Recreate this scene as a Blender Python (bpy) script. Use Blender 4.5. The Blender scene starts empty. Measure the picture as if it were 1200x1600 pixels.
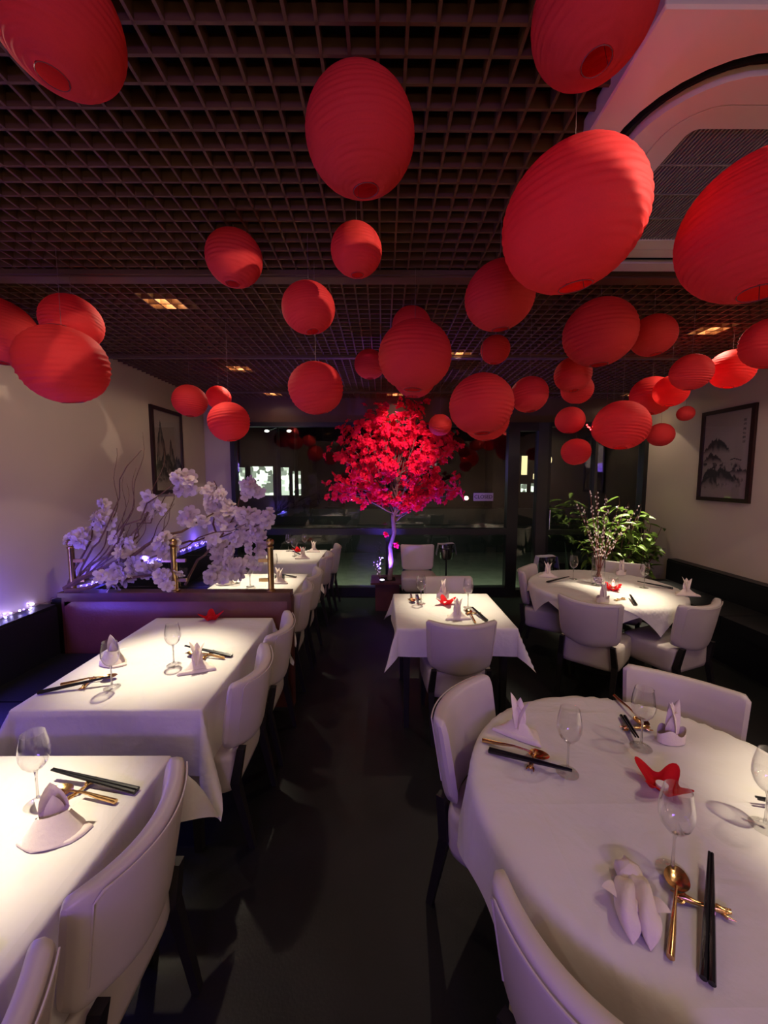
import bpy, math, random
import numpy as np
from mathutils import Vector, Matrix, Euler, noise
R = math.radians
PI = math.pi
random.seed(7)
C = bpy.context.scene.collection

# ------------------------------------------------------------------ camera
cam_data = bpy.data.cameras.new('camera')
cam = bpy.data.objects.new('camera', cam_data); C.objects.link(cam)
cam.location = (0, 0, 1.78)
cam.rotation_euler = (R(90 - 5.15), 0, R(-0.28))
cam_data.sensor_fit = 'VERTICAL'; cam_data.sensor_height = 24.0
cam_data.lens = 24.0 * 610 / 1600
cam_data.clip_start = 0.02; cam_data.clip_end = 200
bpy.context.scene.camera = cam

# ------------------------------------------------------------------ world, view
w = bpy.data.worlds.new('night'); bpy.context.scene.world = w; w.use_nodes = True
w.node_tree.nodes['Background'].inputs[0].default_value = (.010, .013, .020, 1)
w.node_tree.nodes['Background'].inputs[1].default_value = .35
vs = bpy.context.scene.view_settings
vs.view_transform = 'Standard'; vs.look = 'None'; vs.gamma = 1; vs.use_curve_mapping = False
vs.exposure = 0.28
cy = bpy.context.scene.cycles
cy.max_bounces = 8; cy.diffuse_bounces = 4; cy.glossy_bounces = 3; cy.transmission_bounces = 6; cy.transparent_max_bounces = 24
cy.caustics_reflective = False; cy.caustics_refractive = False
cy.sample_clamp_indirect = 4.0

# ------------------------------------------------------------------ lights of the room, with added fill lights
def spot(loc, target, watt, col, deg=70, blend=.6, size=.05):
    l = bpy.data.lights.new('spot_beam', 'SPOT'); l.energy = watt; l.color = col
    l.spot_size = R(deg); l.spot_blend = blend; l.shadow_soft_size = size
    o = bpy.data.objects.new('spot_beam', l); C.objects.link(o); o.location = loc
    d = Vector(target) - Vector(loc); o.rotation_euler = d.to_track_quat('-Z', 'Y').to_euler()
    return o
def area(loc, target, watt, col, sx, sy, name='room_light', spread=180):
    l = bpy.data.lights.new(name, 'AREA'); l.energy = watt; l.color = col; l.shape = 'RECTANGLE'; l.size = sx; l.size_y = sy; l.spread = R(spread)
    o = bpy.data.objects.new(name, l); C.objects.link(o); o.location = loc
    d = Vector(target) - Vector(loc); o.rotation_euler = d.to_track_quat('-Z', 'Y').to_euler()
    return o
WARM = (1, .88, .64)
LAMPS = [((-1.40, 2.65), (-1.22, 2.12), 190, 44, 42), ((-1.49, 4.18), (-1.25, 3.72), 190, 46, 22), ((-1.49, 5.35), (-1.2, 5.15), 110, 50, 3),
         ((.70, 3.70), (.60, 3.10), 170, 44, 20), ((2.52, 3.10), (2.05, 3.32), 200, 44, 30), ((3.45, 5.42), (3.05, 4.85), 420, 56, 6),
         ((-1.40, 1.10), (-1.25, 1.0), 190, 46, 26), ((1.75, .55), (1.52, .92), 170, 46, 40), ((.19, 5.45), (.2, 5.05), 30, 70, 3),
         ((3.05, 2.30), (2.6, 2.6), 6, 60, 90), ((2.15, 1.25), (1.9, 1.4), 6, 60, 60)]
for (a, b), (tx, ty), wt, dg, wide in LAMPS:
    spot((a, b, 2.87), (tx, ty, .75), wt * 1.75, WARM, dg * .66, 1, .03)
    spot((a, b, 2.868), (a, b, 0), wide * .26, (1, .78, .60), 165, .25, .03)
    spot((a, b, 2.869), (a, b, 0), 9 if wide < 80 else 16, (1, .80, .62), 88, .06, .02)      # cut-off of the recessed reflector
spot((1.75, .55, 2.862), (.72, 1.14, 2.64), 150, (1, .84, .66), 17, .06, .012)  # narrow extra beam, added to brighten the side of the largest lantern
area((.9, -2.2, 2.5), (.5, 3.4, 1.3), 9, (1, .70, .62), 2.0, .8, 'warm_fill_behind')  # unseen warm fill added behind the camera
area((-.3, -2.0, 2.1), (-.1, 2.6, .55), 12, (.28, .13, 1), 1.2, .3, 'violet_light_behind', 110)
area((.2, 6.0, .85), (.2, 6.6, 0), 20, (.75, .95, .62), 4.5, .2, 'paving_fill')  # unseen strip added low outside the window to brighten the paving
def point(loc, watt, col, size=.03, name='small_lamp'):
    l = bpy.data.lights.new(name, 'POINT'); l.energy = watt; l.color = col; l.shadow_soft_size = size
    o = bpy.data.objects.new(name, l); C.objects.link(o); o.location = loc; return o
for xx in (-1.0, .3, 1.6, 2.9): point((xx, -1.9, 1.05), 8.5, (1, .72, .56), .07, 'low_fill_behind')  # unseen low fill, added to light lanterns and air conditioner from below
BLUE = (.10, .06, 1)
for yy in (1.3, 1.8, 2.3, 3.4, 4.4, 5.3): point((-2.48, yy, .93), 9.0 if yy < 3 else 1.8, BLUE)
spot((.02, 5.10, .50), (.16, 5.22, 1.6), 190, (.16, .08, 1), 110, .6, .03)
spot((.45, 3.95, 2.84), (.15, 5.2, 2.0), 110, (1, .42, .50), 50, .6, .05)

# ------------------------------------------------------------------ materials
def nodemat(name):
    m = bpy.data.materials.new(name); m.use_nodes = True
    nt = m.node_tree; b = nt.nodes['Principled BSDF']
    return m, nt, b
def mat(name, col, rough=.5, metal=0, spec=.5, noise_amt=.08, scale=30, bump=0.0, bscale=None, coat=0):
    m, nt, b = nodemat(name)
    tc = nt.nodes.new('ShaderNodeTexCoord'); nz = nt.nodes.new('ShaderNodeTexNoise'); nz.inputs['Scale'].default_value = scale
    nz.inputs['Detail'].default_value = 4
    nt.links.new(tc.outputs['Object'], nz.inputs['Vector'])
    mx = nt.nodes.new('ShaderNodeMix'); mx.data_type = 'RGBA'
    lo = tuple(c * (1 - noise_amt * 2) for c in col) + (1,); hi = tuple(min(1, c * (1 + noise_amt)) for c in col) + (1,)
    mx.inputs[6].default_value = lo; mx.inputs[7].default_value = hi
    nt.links.new(nz.outputs['Fac'], mx.inputs[0]); nt.links.new(mx.outputs[2], b.inputs['Base Color'])
    b.inputs['Roughness'].default_value = rough; b.inputs['Metallic'].default_value = metal
    b.inputs['Specular IOR Level'].default_value = spec; b.inputs['Coat Weight'].default_value = coat
    if bump:
        n2 = nt.nodes.new('ShaderNodeTexNoise'); n2.inputs['Scale'].default_value = bscale or scale * 4; n2.inputs['Detail'].default_value = 5
        nt.links.new(tc.outputs['Object'], n2.inputs['Vector'])
        bp = nt.nodes.new('ShaderNodeBump'); bp.inputs['Strength'].default_value = bump; bp.inputs['Distance'].default_value = .01
        nt.links.new(n2.outputs['Fac'], bp.inputs['Height']); nt.links.new(bp.outputs['Normal'], b.inputs['Normal'])
    return m
def emit(name, col, s):
    m, nt, b = nodemat(name)
    b.inputs['Base Color'].default_value = (*col, 1); b.inputs['Emission Color'].default_value = (*col, 1)
    b.inputs['Emission Strength'].default_value = s
    return m
def thin_glass(name, tint=(1, 1, 1), base=.035, edge=.45, power=3.5, rough=0.0):
    m = bpy.data.materials.new(name); m.use_nodes = True; nt = m.node_tree; nt.nodes.clear()
    out = nt.nodes.new('ShaderNodeOutputMaterial'); mx = nt.nodes.new('ShaderNodeMixShader')
    tr = nt.nodes.new('ShaderNodeBsdfTransparent'); tr.inputs[0].default_value = (*tint, 1)
    gl = nt.nodes.new('ShaderNodeBsdfGlossy'); gl.inputs['Roughness'].default_value = rough; gl.inputs['Color'].default_value = (1, 1, 1, 1)
    lw = nt.nodes.new('ShaderNodeLayerWeight'); lw.inputs['Blend'].default_value = .5
    pw_ = nt.nodes.new('ShaderNodeMath'); pw_.operation = 'POWER'; pw_.inputs[1].default_value = power
    ma = nt.nodes.new('ShaderNodeMath'); ma.operation = 'MULTIPLY_ADD'; ma.inputs[1].default_value = edge; ma.inputs[2].default_value = base
    nt.links.new(lw.outputs['Facing'], pw_.inputs[0]); nt.links.new(pw_.outputs[0], ma.inputs[0])
    nt.links.new(ma.outputs[0], mx.inputs[0]); nt.links.new(tr.outputs[0], mx.inputs[1]); nt.links.new(gl.outputs[0], mx.inputs[2])
    nt.links.new(mx.outputs[0], out.inputs[0])
    return m
def sheet_mat(name, col, trans=.35, scale=60, bump=.1, rough=.8, noise_amt=.08):
    """thin paper / petal / leaf: diffuse with some light coming through"""
    m = mat(name, col, rough, 0, .25, noise_amt, scale, bump, scale * 2)
    nt = m.node_tree; b = nt.nodes['Principled BSDF']; out = [n for n in nt.nodes if n.type == 'OUTPUT_MATERIAL'][0]
    t = nt.nodes.new('ShaderNodeBsdfTranslucent'); t.inputs[0].default_value = (*col, 1)
    mx = nt.nodes.new('ShaderNodeMixShader'); mx.inputs[0].default_value = trans
    nt.links.new(b.outputs[0], mx.inputs[1]); nt.links.new(t.outputs[0], mx.inputs[2]); nt.links.new(mx.outputs[0], out.inputs[0])
    return m
M = dict(
    wall=mat('painted_plaster', (.56, .46, .36), .9, 0, .2, .03, 3, .05, 120),
    cloth=mat('white_linen', (.66, .62, .58), .85, 0, .2, .03, 8, .12, 60),
    leather=mat('cream_leatherette', (.54, .47, .43), .42, 0, .45, .04, 10, .05, 250),
    napkin=mat('cream_napkin', (.78, .68, .58), .85, 0, .2, .04, 30, .15, 90),
    black_wood=mat('black_stained_wood', (.012, .010, .010), .4, 0, .4, .2, 12, .05, 60),
    brown_leather=mat('brown_leather', (.16, .050, .024), .38, 0, .5, .2, 6, .12, 60),
    brown_wood=mat('mahogany', (.10, .028, .016), .35, 0, .5, .3, 9, .05, 50),
    black_leather=mat('black_leather', (.008, .008, .009), .45, 0, .4, .2, 6, .1, 60),
    slat=mat('brown_slat', (.135, .062, .027), .6, 0, .3, .12, 5, .04, 40),
    beam=mat('brown_beam', (.12, .062, .036), .5, 0, .4, .1, 4),
    plenum=mat('black_void', (.006, .005, .005), .95, 0, .1),
    brass=mat('brass', (.50, .33, .14), .28, 1, .5, .1, 20),
    gold=mat('gold_metal', (.80, .50, .22), .20, 1, .5, .1, 60, .05, 200),
    lacquer=mat('black_lacquer', (.008, .008, .010), .22, 0, .5, .1, 40),
    frame=mat('black_frame', (.010, .010, .011), .35, 0, .5, .1, 12),
    frame_grey=mat('grey_brown_frame', (.045, .038, .035), .45, 0, .4, .1, 12),
    picframe=mat('dark_red_frame', (.030, .008, .008), .3, 0, .5, .2, 12),
    ac=mat('off_white_plastic', (.76, .64, .48), .45, 0, .4, .02, 6),
    ac_dark=mat('dark_slot', (.012, .012, .014), .5, 0, .3),
    steel=mat('brushed_steel', (.55, .55, .57), .22, 1, .5, .05, 30),
    bark=mat('pale_bark', (.20, .13, .10), .8, 0, .2, .3, 25, .4, 50),
    twig=mat('brown_twig', (.16, .085, .055), .7, 0, .3, .3, 30, .2, 60),
    willow=mat('red_brown_stem', (.20, .065, .045), .6, 0, .3, .2, 30),
    catkin=mat('pale_catkin', (.85, .76, .66), .9, 0, .2),
    soil=mat('planting_soil', (.02, .015, .012), .95, 0, .1, .3, 60, .6, 90),
    pot=mat('dark_pot', (.02, .02, .02), .4),
    wire=mat('thin_wire', (.22, .05, .05), .4, .3),
    cord=mat('nylon_cord', (.20, .12, .11), .5),
    towel=mat('white_towel', (.70, .70, .74), .95, 0, .1, .05, 60, .3, 200),
    asphalt=mat('asphalt', (.05, .055, .05), .8, 0, .3, .3, 8, .2, 60),
    paving=mat('concrete_paving', (.22, .22, .19), .85, 0, .2, .2, 6, .2, 60),
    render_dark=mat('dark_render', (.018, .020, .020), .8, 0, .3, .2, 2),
    parapet=mat('dark_parapet', (.02, .022, .02), .5, 0, .4, .2, 4),
    sign=mat('pale_sign', (.55, .45, .52), .5),
    ink=mat('sign_lettering', (.06, .03, .07), .5),
    vent=mat('grille_metal', (.26, .22, .19), .5, .2, .4),
    candle=mat('white_wax', (.8, .75, .7), .5),
    bulbcase=mat('dark_case', (.03, .03, .03), .5),
    dark_vinyl=mat('dark_seat', (.03, .022, .022), .5),
    paper=sheet_mat('red_lantern_paper', (.86, .050, .048), .34, 40, .12, .7, .06),
    red_napkin=sheet_mat('red_napkin_cloth', (.60, .006, .012), .2, 60, .1),
    white_petal=sheet_mat('white_silk_petal', (.84, .74, .72), .30, 40, .05),
    red_petal=sheet_mat('red_silk_petal', (.88, .012, .075), .30, 40, .05),
    leaf=sheet_mat('green_leaf', (.17, .27, .05), .22, 18, .1, .38, .25),
    snake=sheet_mat('snake_plant_leaf', (.05, .10, .05), .1, 14, .1, .4, .3),
    glass=thin_glass('clear_drinking_glass', (.97, .97, .97), .03, 1.0, 2.6, .04),
    window=thin_glass('window_pane_glass', (.90, .93, .91), .05, .6, 4),
    lamp=emit('lamp_glow', (1, .66, .32), 22),
    fairy=emit('fairy_bulb', (.50, .44, 1), 40),
    fairy_blue=emit('fairy_bulb_blue', (.12, .08, 1), 12),
    uplight=emit('uplight_lens', (.65, .50, 1), 40),
    flame=emit('candle_flame', (1, .45, .35), 5),
    red_led=emit('red_led', (1, .03, .03), 14),
    shoplight=emit('lit_shop_window', (.78, .90, .70), 2.2),
    shopwarm=emit('lit_shop_window_warm', (.95, .80, .40), 1.3),
    streetlamp=emit('street_lamp_head', (.95, 1, .92), 3.0),
)
# floor: dark stained floor with worn, slightly lighter mottling
def add_creases(m):
    nt = m.node_tree; b = nt.nodes['Principled BSDF']
    tc = nt.nodes.new('ShaderNodeTexCoord'); sep = nt.nodes.new('ShaderNodeSeparateXYZ'); nt.links.new(tc.outputs['Object'], sep.inputs[0])
    def mth(op, a, v=None, v2=None):
        n_ = nt.nodes.new('ShaderNodeMath'); n_.operation = op
        for i_, q in enumerate((a, v, v2)):
            if q is None: continue
            if isinstance(q, (int, float)): n_.inputs[i_].default_value = q
            else: nt.links.new(q, n_.inputs[i_])
        return n_.outputs[0]
    hs = []
    for ax, k, o_ in ((0, 2.3, .37), (1, 2.1, .1)):
        f = mth('ABSOLUTE', mth('SUBTRACT', mth('FRACT', mth('MULTIPLY_ADD', sep.outputs[ax], k, o_)), .5))
        hs.append(mth('POWER', mth('MAXIMUM', mth('SUBTRACT', 1.0, mth('MULTIPLY', f, 9)), 0.0), 3))
    big = nt.nodes.new('ShaderNodeTexNoise'); big.inputs['Scale'].default_value = 3.2; big.inputs['Detail'].default_value = 3; big.inputs['Distortion'].default_value = 1.2
    nt.links.new(tc.outputs['Object'], big.inputs['Vector'])
    h = mth('ADD', mth('ADD', mth('MULTIPLY', hs[0], .10), mth('MULTIPLY', hs[1], .10)), mth('MULTIPLY', big.outputs['Fac'], 1.3))
    old = [n_ for n_ in nt.nodes if n_.type == 'BUMP'][0]
    bp = nt.nodes.new('ShaderNodeBump'); bp.inputs['Strength'].default_value = .6; bp.inputs['Distance'].default_value = .02
    nt.links.new(h, bp.inputs['Height']); nt.links.new(old.outputs[0], bp.inputs['Normal']); nt.links.new(bp.outputs[0], b.inputs['Normal'])
add_creases(M['cloth'])
def busy_shop(m, col):
    nt = m.node_tree; b = nt.nodes['Principled BSDF']; tc = nt.nodes.new('ShaderNodeTexCoord')
    v = nt.nodes.new('ShaderNodeTexVoronoi'); v.inputs['Scale'].default_value = 3.5; v.distance = 'CHEBYCHEV'; nt.links.new(tc.outputs['Object'], v.inputs['Vector'])
    cr = nt.nodes.new('ShaderNodeValToRGB'); cr.color_ramp.interpolation = 'CONSTANT'
    for e, (p_, c_) in zip(cr.color_ramp.elements, ((0, .10), (.3, .45))): e.position = p_; e.color = (col[0] * c_, col[1] * c_, col[2] * c_, 1)
    for p_, c_ in ((.5, .85), (.7, .2), (.82, 1.0)): e = cr.color_ramp.elements.new(p_); e.color = (col[0] * c_, col[1] * c_, col[2] * c_, 1)
    sp_ = nt.nodes.new('ShaderNodeSeparateColor'); nt.links.new(v.outputs['Color'], sp_.inputs[0]); nt.links.new(sp_.outputs[0], cr.inputs[0]); nt.links.new(cr.outputs[0], b.inputs['Emission Color'])
busy_shop(M['shoplight'], (.78, .90, .70))
def floor_mat():
    m, nt, b = nodemat('dark_floor')
    tc = nt.nodes.new('ShaderNodeTexCoord'); n1 = nt.nodes.new('ShaderNodeTexNoise'); n1.inputs['Scale'].default_value = 2.2; n1.inputs['Detail'].default_value = 6
    nt.links.new(tc.outputs['Object'], n1.inputs['Vector'])
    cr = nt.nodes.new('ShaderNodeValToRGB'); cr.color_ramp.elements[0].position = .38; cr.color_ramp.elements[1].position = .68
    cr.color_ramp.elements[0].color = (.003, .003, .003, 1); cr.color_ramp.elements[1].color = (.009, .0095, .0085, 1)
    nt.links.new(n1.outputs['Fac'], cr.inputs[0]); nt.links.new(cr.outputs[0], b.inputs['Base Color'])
    n2 = nt.nodes.new('ShaderNodeTexNoise'); n2.inputs['Scale'].default_value = 90
    nt.links.new(tc.outputs['Object'], n2.inputs['Vector'])
    bp = nt.nodes.new('ShaderNodeBump'); bp.inputs['Strength'].default_value = .2; bp.inputs['Distance'].default_value = .004
    nt.links.new(n2.outputs['Fac'], bp.inputs['Height']); nt.links.new(bp.outputs[0], b.inputs['Normal'])
    b.inputs['Roughness'].default_value = .48; b.inputs['Specular IOR Level'].default_value = .35
    return m
M['floor'] = floor_mat()

# ------------------------------------------------------------------ mesh helpers
class G:
    def __init__(s): s.v = []; s.f = []
    def add(s, vs, fs):
        o = len(s.v); s.v += [tuple(p) for p in vs]; s.f += [tuple(i + o for i in f) for f in fs]; return s
    def box(s, x0, x1, y0, y1, z0, z1):
        return s.add([(x0, y0, z0), (x1, y0, z0), (x1, y1, z0), (x0, y1, z0), (x0, y0, z1), (x1, y0, z1), (x1, y1, z1), (x0, y1, z1)],
                     [(0, 3, 2, 1), (4, 5, 6, 7), (0, 1, 5, 4), (1, 2, 6, 5), (2, 3, 7, 6), (3, 0, 4, 7)])
    def prism(s, a, b, wa, wb=None, da=None, db=None):      # tapered square bar from a to b (mostly vertical)
        wb = wb or wa; da = da or wa; db = db or wb
        a = Vector(a); b = Vector(b); vs = []
        for p, ww, dd in ((a, wa, da), (b, wb, db)):
            for sx, sy in ((-1, -1), (1, -1), (1, 1), (-1, 1)): vs.append((p.x + sx * ww / 2, p.y + sy * dd / 2, p.z))
        return s.add(vs, [(0, 3, 2, 1), (4, 5, 6, 7), (0, 1, 5, 4), (1, 2, 6, 5), (2, 3, 7, 6), (3, 0, 4, 7)])
    def grid(s, fn, nu, nv, closeu=False):
        vs = [fn(i / nu, j / nv) for i in range(nu + (0 if closeu else 1)) for j in range(nv + 1)]
        n = nv + 1; cnt = nu if closeu else nu + 1; fs = []
        for i in range(nu):
            a = i * n; b = ((i + 1) % cnt) * n
            for j in range(nv): fs.append((a + j, b + j, b + j + 1, a + j + 1))
        return s.add(vs, fs)
    def lathe(s, prof, n=24, c=(0, 0, 0), cap=False):
        vs = []; m = len(prof)
        for i in range(n):
            a = 2 * PI * i / n
            for r, z in prof: vs.append((c[0] + r * math.cos(a), c[1] + r * math.sin(a), c[2] + z))
        fs = [(i * m + j, ((i + 1) % n) * m + j, ((i + 1) % n) * m + j + 1, i * m + j + 1) for i in range(n) for j in range(m - 1)]
        if cap: fs.append(tuple(i * m for i in range(n))[::-1]); fs.append(tuple(i * m + m - 1 for i in range(n)))
        return s.add(vs, fs)
    def tube(s, pts, r, n=6, cap=True):
        pts = [Vector(p) for p in pts]; k = len(pts)
        rr = r if isinstance(r, (list, tuple)) else [r] * k
        vs = []; up = None
        for i, p in enumerate(pts):
            t = (pts[min(i + 1, k - 1)] - pts[max(i - 1, 0)]).normalized()
            if up is None: up = Vector((0, 0, 1)) if abs(t.z) < .9 else Vector((1, 0, 0))
            a = t.cross(up).normalized(); b = a.cross(t).normalized(); up = b
            for j in range(n):
                q = 2 * PI * j / n; vs.append(p + (a * math.cos(q) + b * math.sin(q)) * rr[i])
        fs = [(i * n + j, i * n + (j + 1) % n, (i + 1) * n + (j + 1) % n, (i + 1) * n + j) for i in range(k - 1) for j in range(n)]
        if cap: fs.append(tuple(range(n))[::-1]); fs.append(tuple((k - 1) * n + j for j in range(n)))
        return s.add(vs, fs)
    def ball(s, c, r, nu=10, nv=6, sz=1):
        def fn(u, v):
            a = 2 * PI * u; b = PI * v
            return (c[0] + r * math.sin(b) * math.cos(a), c[1] + r * math.sin(b) * math.sin(a), c[2] - r * sz * math.cos(b))
        return s.grid(fn, nu, nv, True)
    def merge(s, g, mtx=None):
        return s.add([(mtx @ Vector(p)) for p in g.v] if mtx else g.v, g.f)
    def mesh(s, name, m, smooth=True, ang=40):
        me = bpy.data.meshes.new(name); me.from_pydata(s.v, [], s.f); me.materials.append(m); me.update()
        if smooth:
            me.polygons.foreach_set('use_smooth', [True] * len(me.polygons))
            me.set_sharp_from_angle(angle=R(ang))
        return me
def link(name, me, parent=None, loc=(0, 0, 0), rot=(0, 0, 0), sc=None):
    o = bpy.data.objects.new(name, me); C.objects.link(o); o.location = loc; o.rotation_euler = rot
    if sc: o.scale = sc
    if parent: o.parent = parent
    return o
def obj(name, g, m, parent=None, loc=(0, 0, 0), rot=(0, 0, 0), smooth=True, ang=40):
    return link(name, g.mesh(name, m, smooth, ang), parent, loc, rot)
def tag(o, label, cat, group=None, kind=None):
    o['label'] = label; o['category'] = cat
    if group: o['group'] = group
    if kind: o['kind'] = kind
    return o
def thing(name, label, cat, loc=(0, 0, 0), rotz=0, group=None):
    o = bpy.data.objects.new(name, None); C.objects.link(o); o.location = loc; o.rotation_euler = (0, 0, rotz)
    o.empty_display_size = .1
    return tag(o, label, cat, group)
def dup(root, label, loc, rotz=0, group=None, cat=None):
    r = root.copy(); C.objects.link(r); r.location = loc; r.rotation_euler = (0, 0, rotz); r['label'] = label
    if group: r['group'] = group
    if cat: r['category'] = cat
    for ch in list(root.children):
        c = ch.copy(); C.objects.link(c); c.parent = r
        for g in ch.children:
            d = g.copy(); C.objects.link(d); d.parent = c
    return r
def struct(name, g, m, parent=None, **k):
    o = obj(name, g, m, parent, **k)
    if not parent: o['kind'] = 'structure'
    return o
class Once:
    """first call places the prototype itself, later calls place copies"""
    def __init__(s, proto): s.p = proto; s.used = False
    def put(s, label, loc, rotz=0, group=None):
        if not s.used:
            s.used = True; s.p.location = loc; s.p.rotation_euler = (0, 0, rotz); s.p['label'] = label
            if group: s.p['group'] = group
            return s.p
        return dup(s.p, label, loc, rotz, group)

XL, XR, YB, YR, HC = -2.578, 3.86, 5.74, -3.0, 2.90
# ------------------------------------------------------------------ room shell
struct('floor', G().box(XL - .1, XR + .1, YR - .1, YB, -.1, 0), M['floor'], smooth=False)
struct('wall_left', G().box(XL - .12, XL, YR, YB + .15, 0, 3.3), M['wall'], smooth=False)
struct('wall_right', G().box(XR, XR + .12, YR, YB + .15, 0, 3.3), M['wall'], smooth=False)
struct('wall_rear', G().box(XL, XR, YR - .12, YR, 0, 3.3), M['wall'], smooth=False)
wb = G().box(XL, -2.19, YB, YB + .15, 0, 3.3)
struct('wall_back', wb, M['wall'], smooth=False)
struct('trim_1', G().box(-2.19, XR, YB - .02, YB + .15, 2.56, HC + .05), M['beam'], smooth=False)
# ceiling: dark void with an egg-crate grid of slats under it, each slat a piece
ceil = struct('ceiling', G().box(XL, XR, YR, YB, 3.28, 3.36), M['plenum'], smooth=False)
P = .0755
n = int((XR - XL) / P)
long_me = G().box(-.0045, .0045, -1.0, YB - .02, HC, HC + .05).mesh('grid_slat', M['slat'], False)
for i in range(1, n + 1):
    link('grid_slat', long_me, ceil, (XL + i * P, 0, 0))
cross_me = G().box(XL, XR, -.0045, .0045, HC, HC + .0495).mesh('grid_slat', M['slat'], False)
for i in range(int((YB - .05) / P) + 6):
    link('grid_slat', cross_me, ceil, (0, YB - .06 - i * P, 0))
rear_c = struct('ceiling_rear', G().box(XL, XR, YR, -1.02, HC, HC + .04), M['wall'], smooth=False)
beam_me = G().box(XL, XR, -.055, .055, HC - .022, HC + .002).box(XL, XR, -.04, .04, HC - .03, HC - .022).mesh('ceiling_beam', M['beam'], False)
thin_me = G().box(XL, XR, -.03, .03, HC - .018, HC + .002).box(XL, XR, -.02, .02, HC - .024, HC - .018).mesh('ceiling_beam', M['beam'], False)
for k, yy in enumerate((.80, 2.29, 3.75, 5.25)): link('ceiling_beam', beam_me if k < 2 else thin_me, ceil, (0, yy, 0))

# downlights above the grid
dl = thing('ceiling_downlight', '', 'ceiling light')
obj('housing', G().box(-.13, .13, -.095, .095, HC + .13, HC + .16).box(-.13, -.115, -.095, .095, HC + .052, HC + .13).box(.115, .13, -.095, .095, HC + .052, HC + .13)
    .box(-.115, .115, -.095, -.082, HC + .052, HC + .13).box(-.115, .115, .082, .095, HC + .052, HC + .13), M['brass'], dl, smooth=False)
obj('lamp_disc', G().lathe([(0.001, 0), (.070, 0), (.076, .01), (.076, .03)], 20, (0, 0, HC + .082)), M['lamp'], dl)
dlp = Once(dl)
for (x, y), lab in (((-1.40, 2.65), 'square lit downlight above the grid, over the big table in front of the brown partition'),
                    ((-1.49, 4.18), 'lit downlight above the grid, over the left table just behind the partition'),
                    ((-1.49, 5.42), 'lit downlight above the grid nearest the window, left side'),
                    ((.19, 5.45), 'lit downlight above the grid, over the red blossom tree'),
                    ((.70, 3.70), 'lit downlight above the grid, over the middle square table'),
                    ((2.52, 3.10), 'large lit downlight above the grid, over the round table with the vase'),
                    ((3.45, 5.42), 'lit downlight above the grid in the far right corner above the plants'),
                    ((-1.40, 1.10), 'downlight over the nearest left table, above the picture'),
                    ((1.90, .55), 'downlight beside the air conditioner over the front round table')):
    dlp.put(lab, (x, y, 0), 0, 'downlights in the grid ceiling')
    point((x, y, HC + .07), 5.0, (1, .74, .44), .03, 'downlight_glow')

# ------------------------------------------------------------------ ceiling air conditioner
def rr_loop(cx, cy_, h, r, k=8):
    pts = []
    for q, (sx, sy) in enumerate(((1, 1), (-1, 1), (-1, -1), (1, -1))):
        for i in range(k + 1):
            a = PI / 2 * (q + i / k); pts.append((cx + sx * (h - r) + r * math.cos(a), cy_ + sy * (h - r) + r * math.sin(a)))
    return pts
def ring(g, A, za, B, zb):
    n_ = len(A); g.add([(x, y, za) for x, y in A] + [(x, y, zb) for x, y in B], [(i, (i + 1) % n_, n_ + (i + 1) % n_, n_ + i) for i in range(n_)])
ac = thing('air_conditioner', 'large square off-white ceiling air conditioner with rounded air slot and slatted grille', 'air conditioner', (1.24, 1.585, 0))
L0 = rr_loop(0, 0, .585, .004); L0b = rr_loop(0, 0, .58, .004); L1 = rr_loop(0, 0, .495, .27); L2 = rr_loop(0, 0, .438, .235); L3 = rr_loop(0, 0, .362, .13); L3b = rr_loop(0, 0, .358, .128); L4 = rr_loop(0, 0, .285, .03)
g = G(); ring(g, L0, 2.93, L0, 2.868); ring(g, L0, 2.868, L0b, 2.862); ring(g, L0b, 2.862, L1, 2.858); ring(g, L1, 2.858, L1, 2.93)
obj('outer_panel', g, M['ac'], ac)
g = G(); ring(g, L1, 2.90, L2, 2.885); obj('air_slot', g, M['ac_dark'], ac)
g = G()
ring(g, rr_loop(0, 0, .474, .26), 2.90, rr_loop(0, 0, .470, .258), 2.864); obj('slot_vane', g, M['ac_dark'], ac)
g = G(); ring(g, L2, 2.93, L2, 2.856); ring(g, L2, 2.856, L3, 2.850); ring(g, L3, 2.850, L3, 2.858); obj('inner_panel', g, M['ac'], ac)
g = G(); ring(g, L3, 2.858, L3b, 2.858); ring(g, L3b, 2.858, L3b, 2.850); ring(g, L3b, 2.850, L4, 2.848); ring(g, L4, 2.848, L4, 2.88); gf = obj('grille_frame', g, M['ac'], ac)
obj('grille_recess', G().box(-.29, .29, -.29, .29, 2.885, 2.92), M['ac_dark'], ac, smooth=False)
lv = G().box(-.0032, .0032, -.284, .284, 2.852, 2.866).mesh('louver', M['vent'], False)
for i in range(43): link('louver', lv, gf, (-.275 + i * .0131, 0, 0))
cb = G().box(-.284, .284, -.003, .003, 2.850, 2.853).mesh('cross_bar', M['vent'], False)
for yy in (-.14, 0, .14): link('cross_bar', cb, gf, (0, yy, 0))

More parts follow.
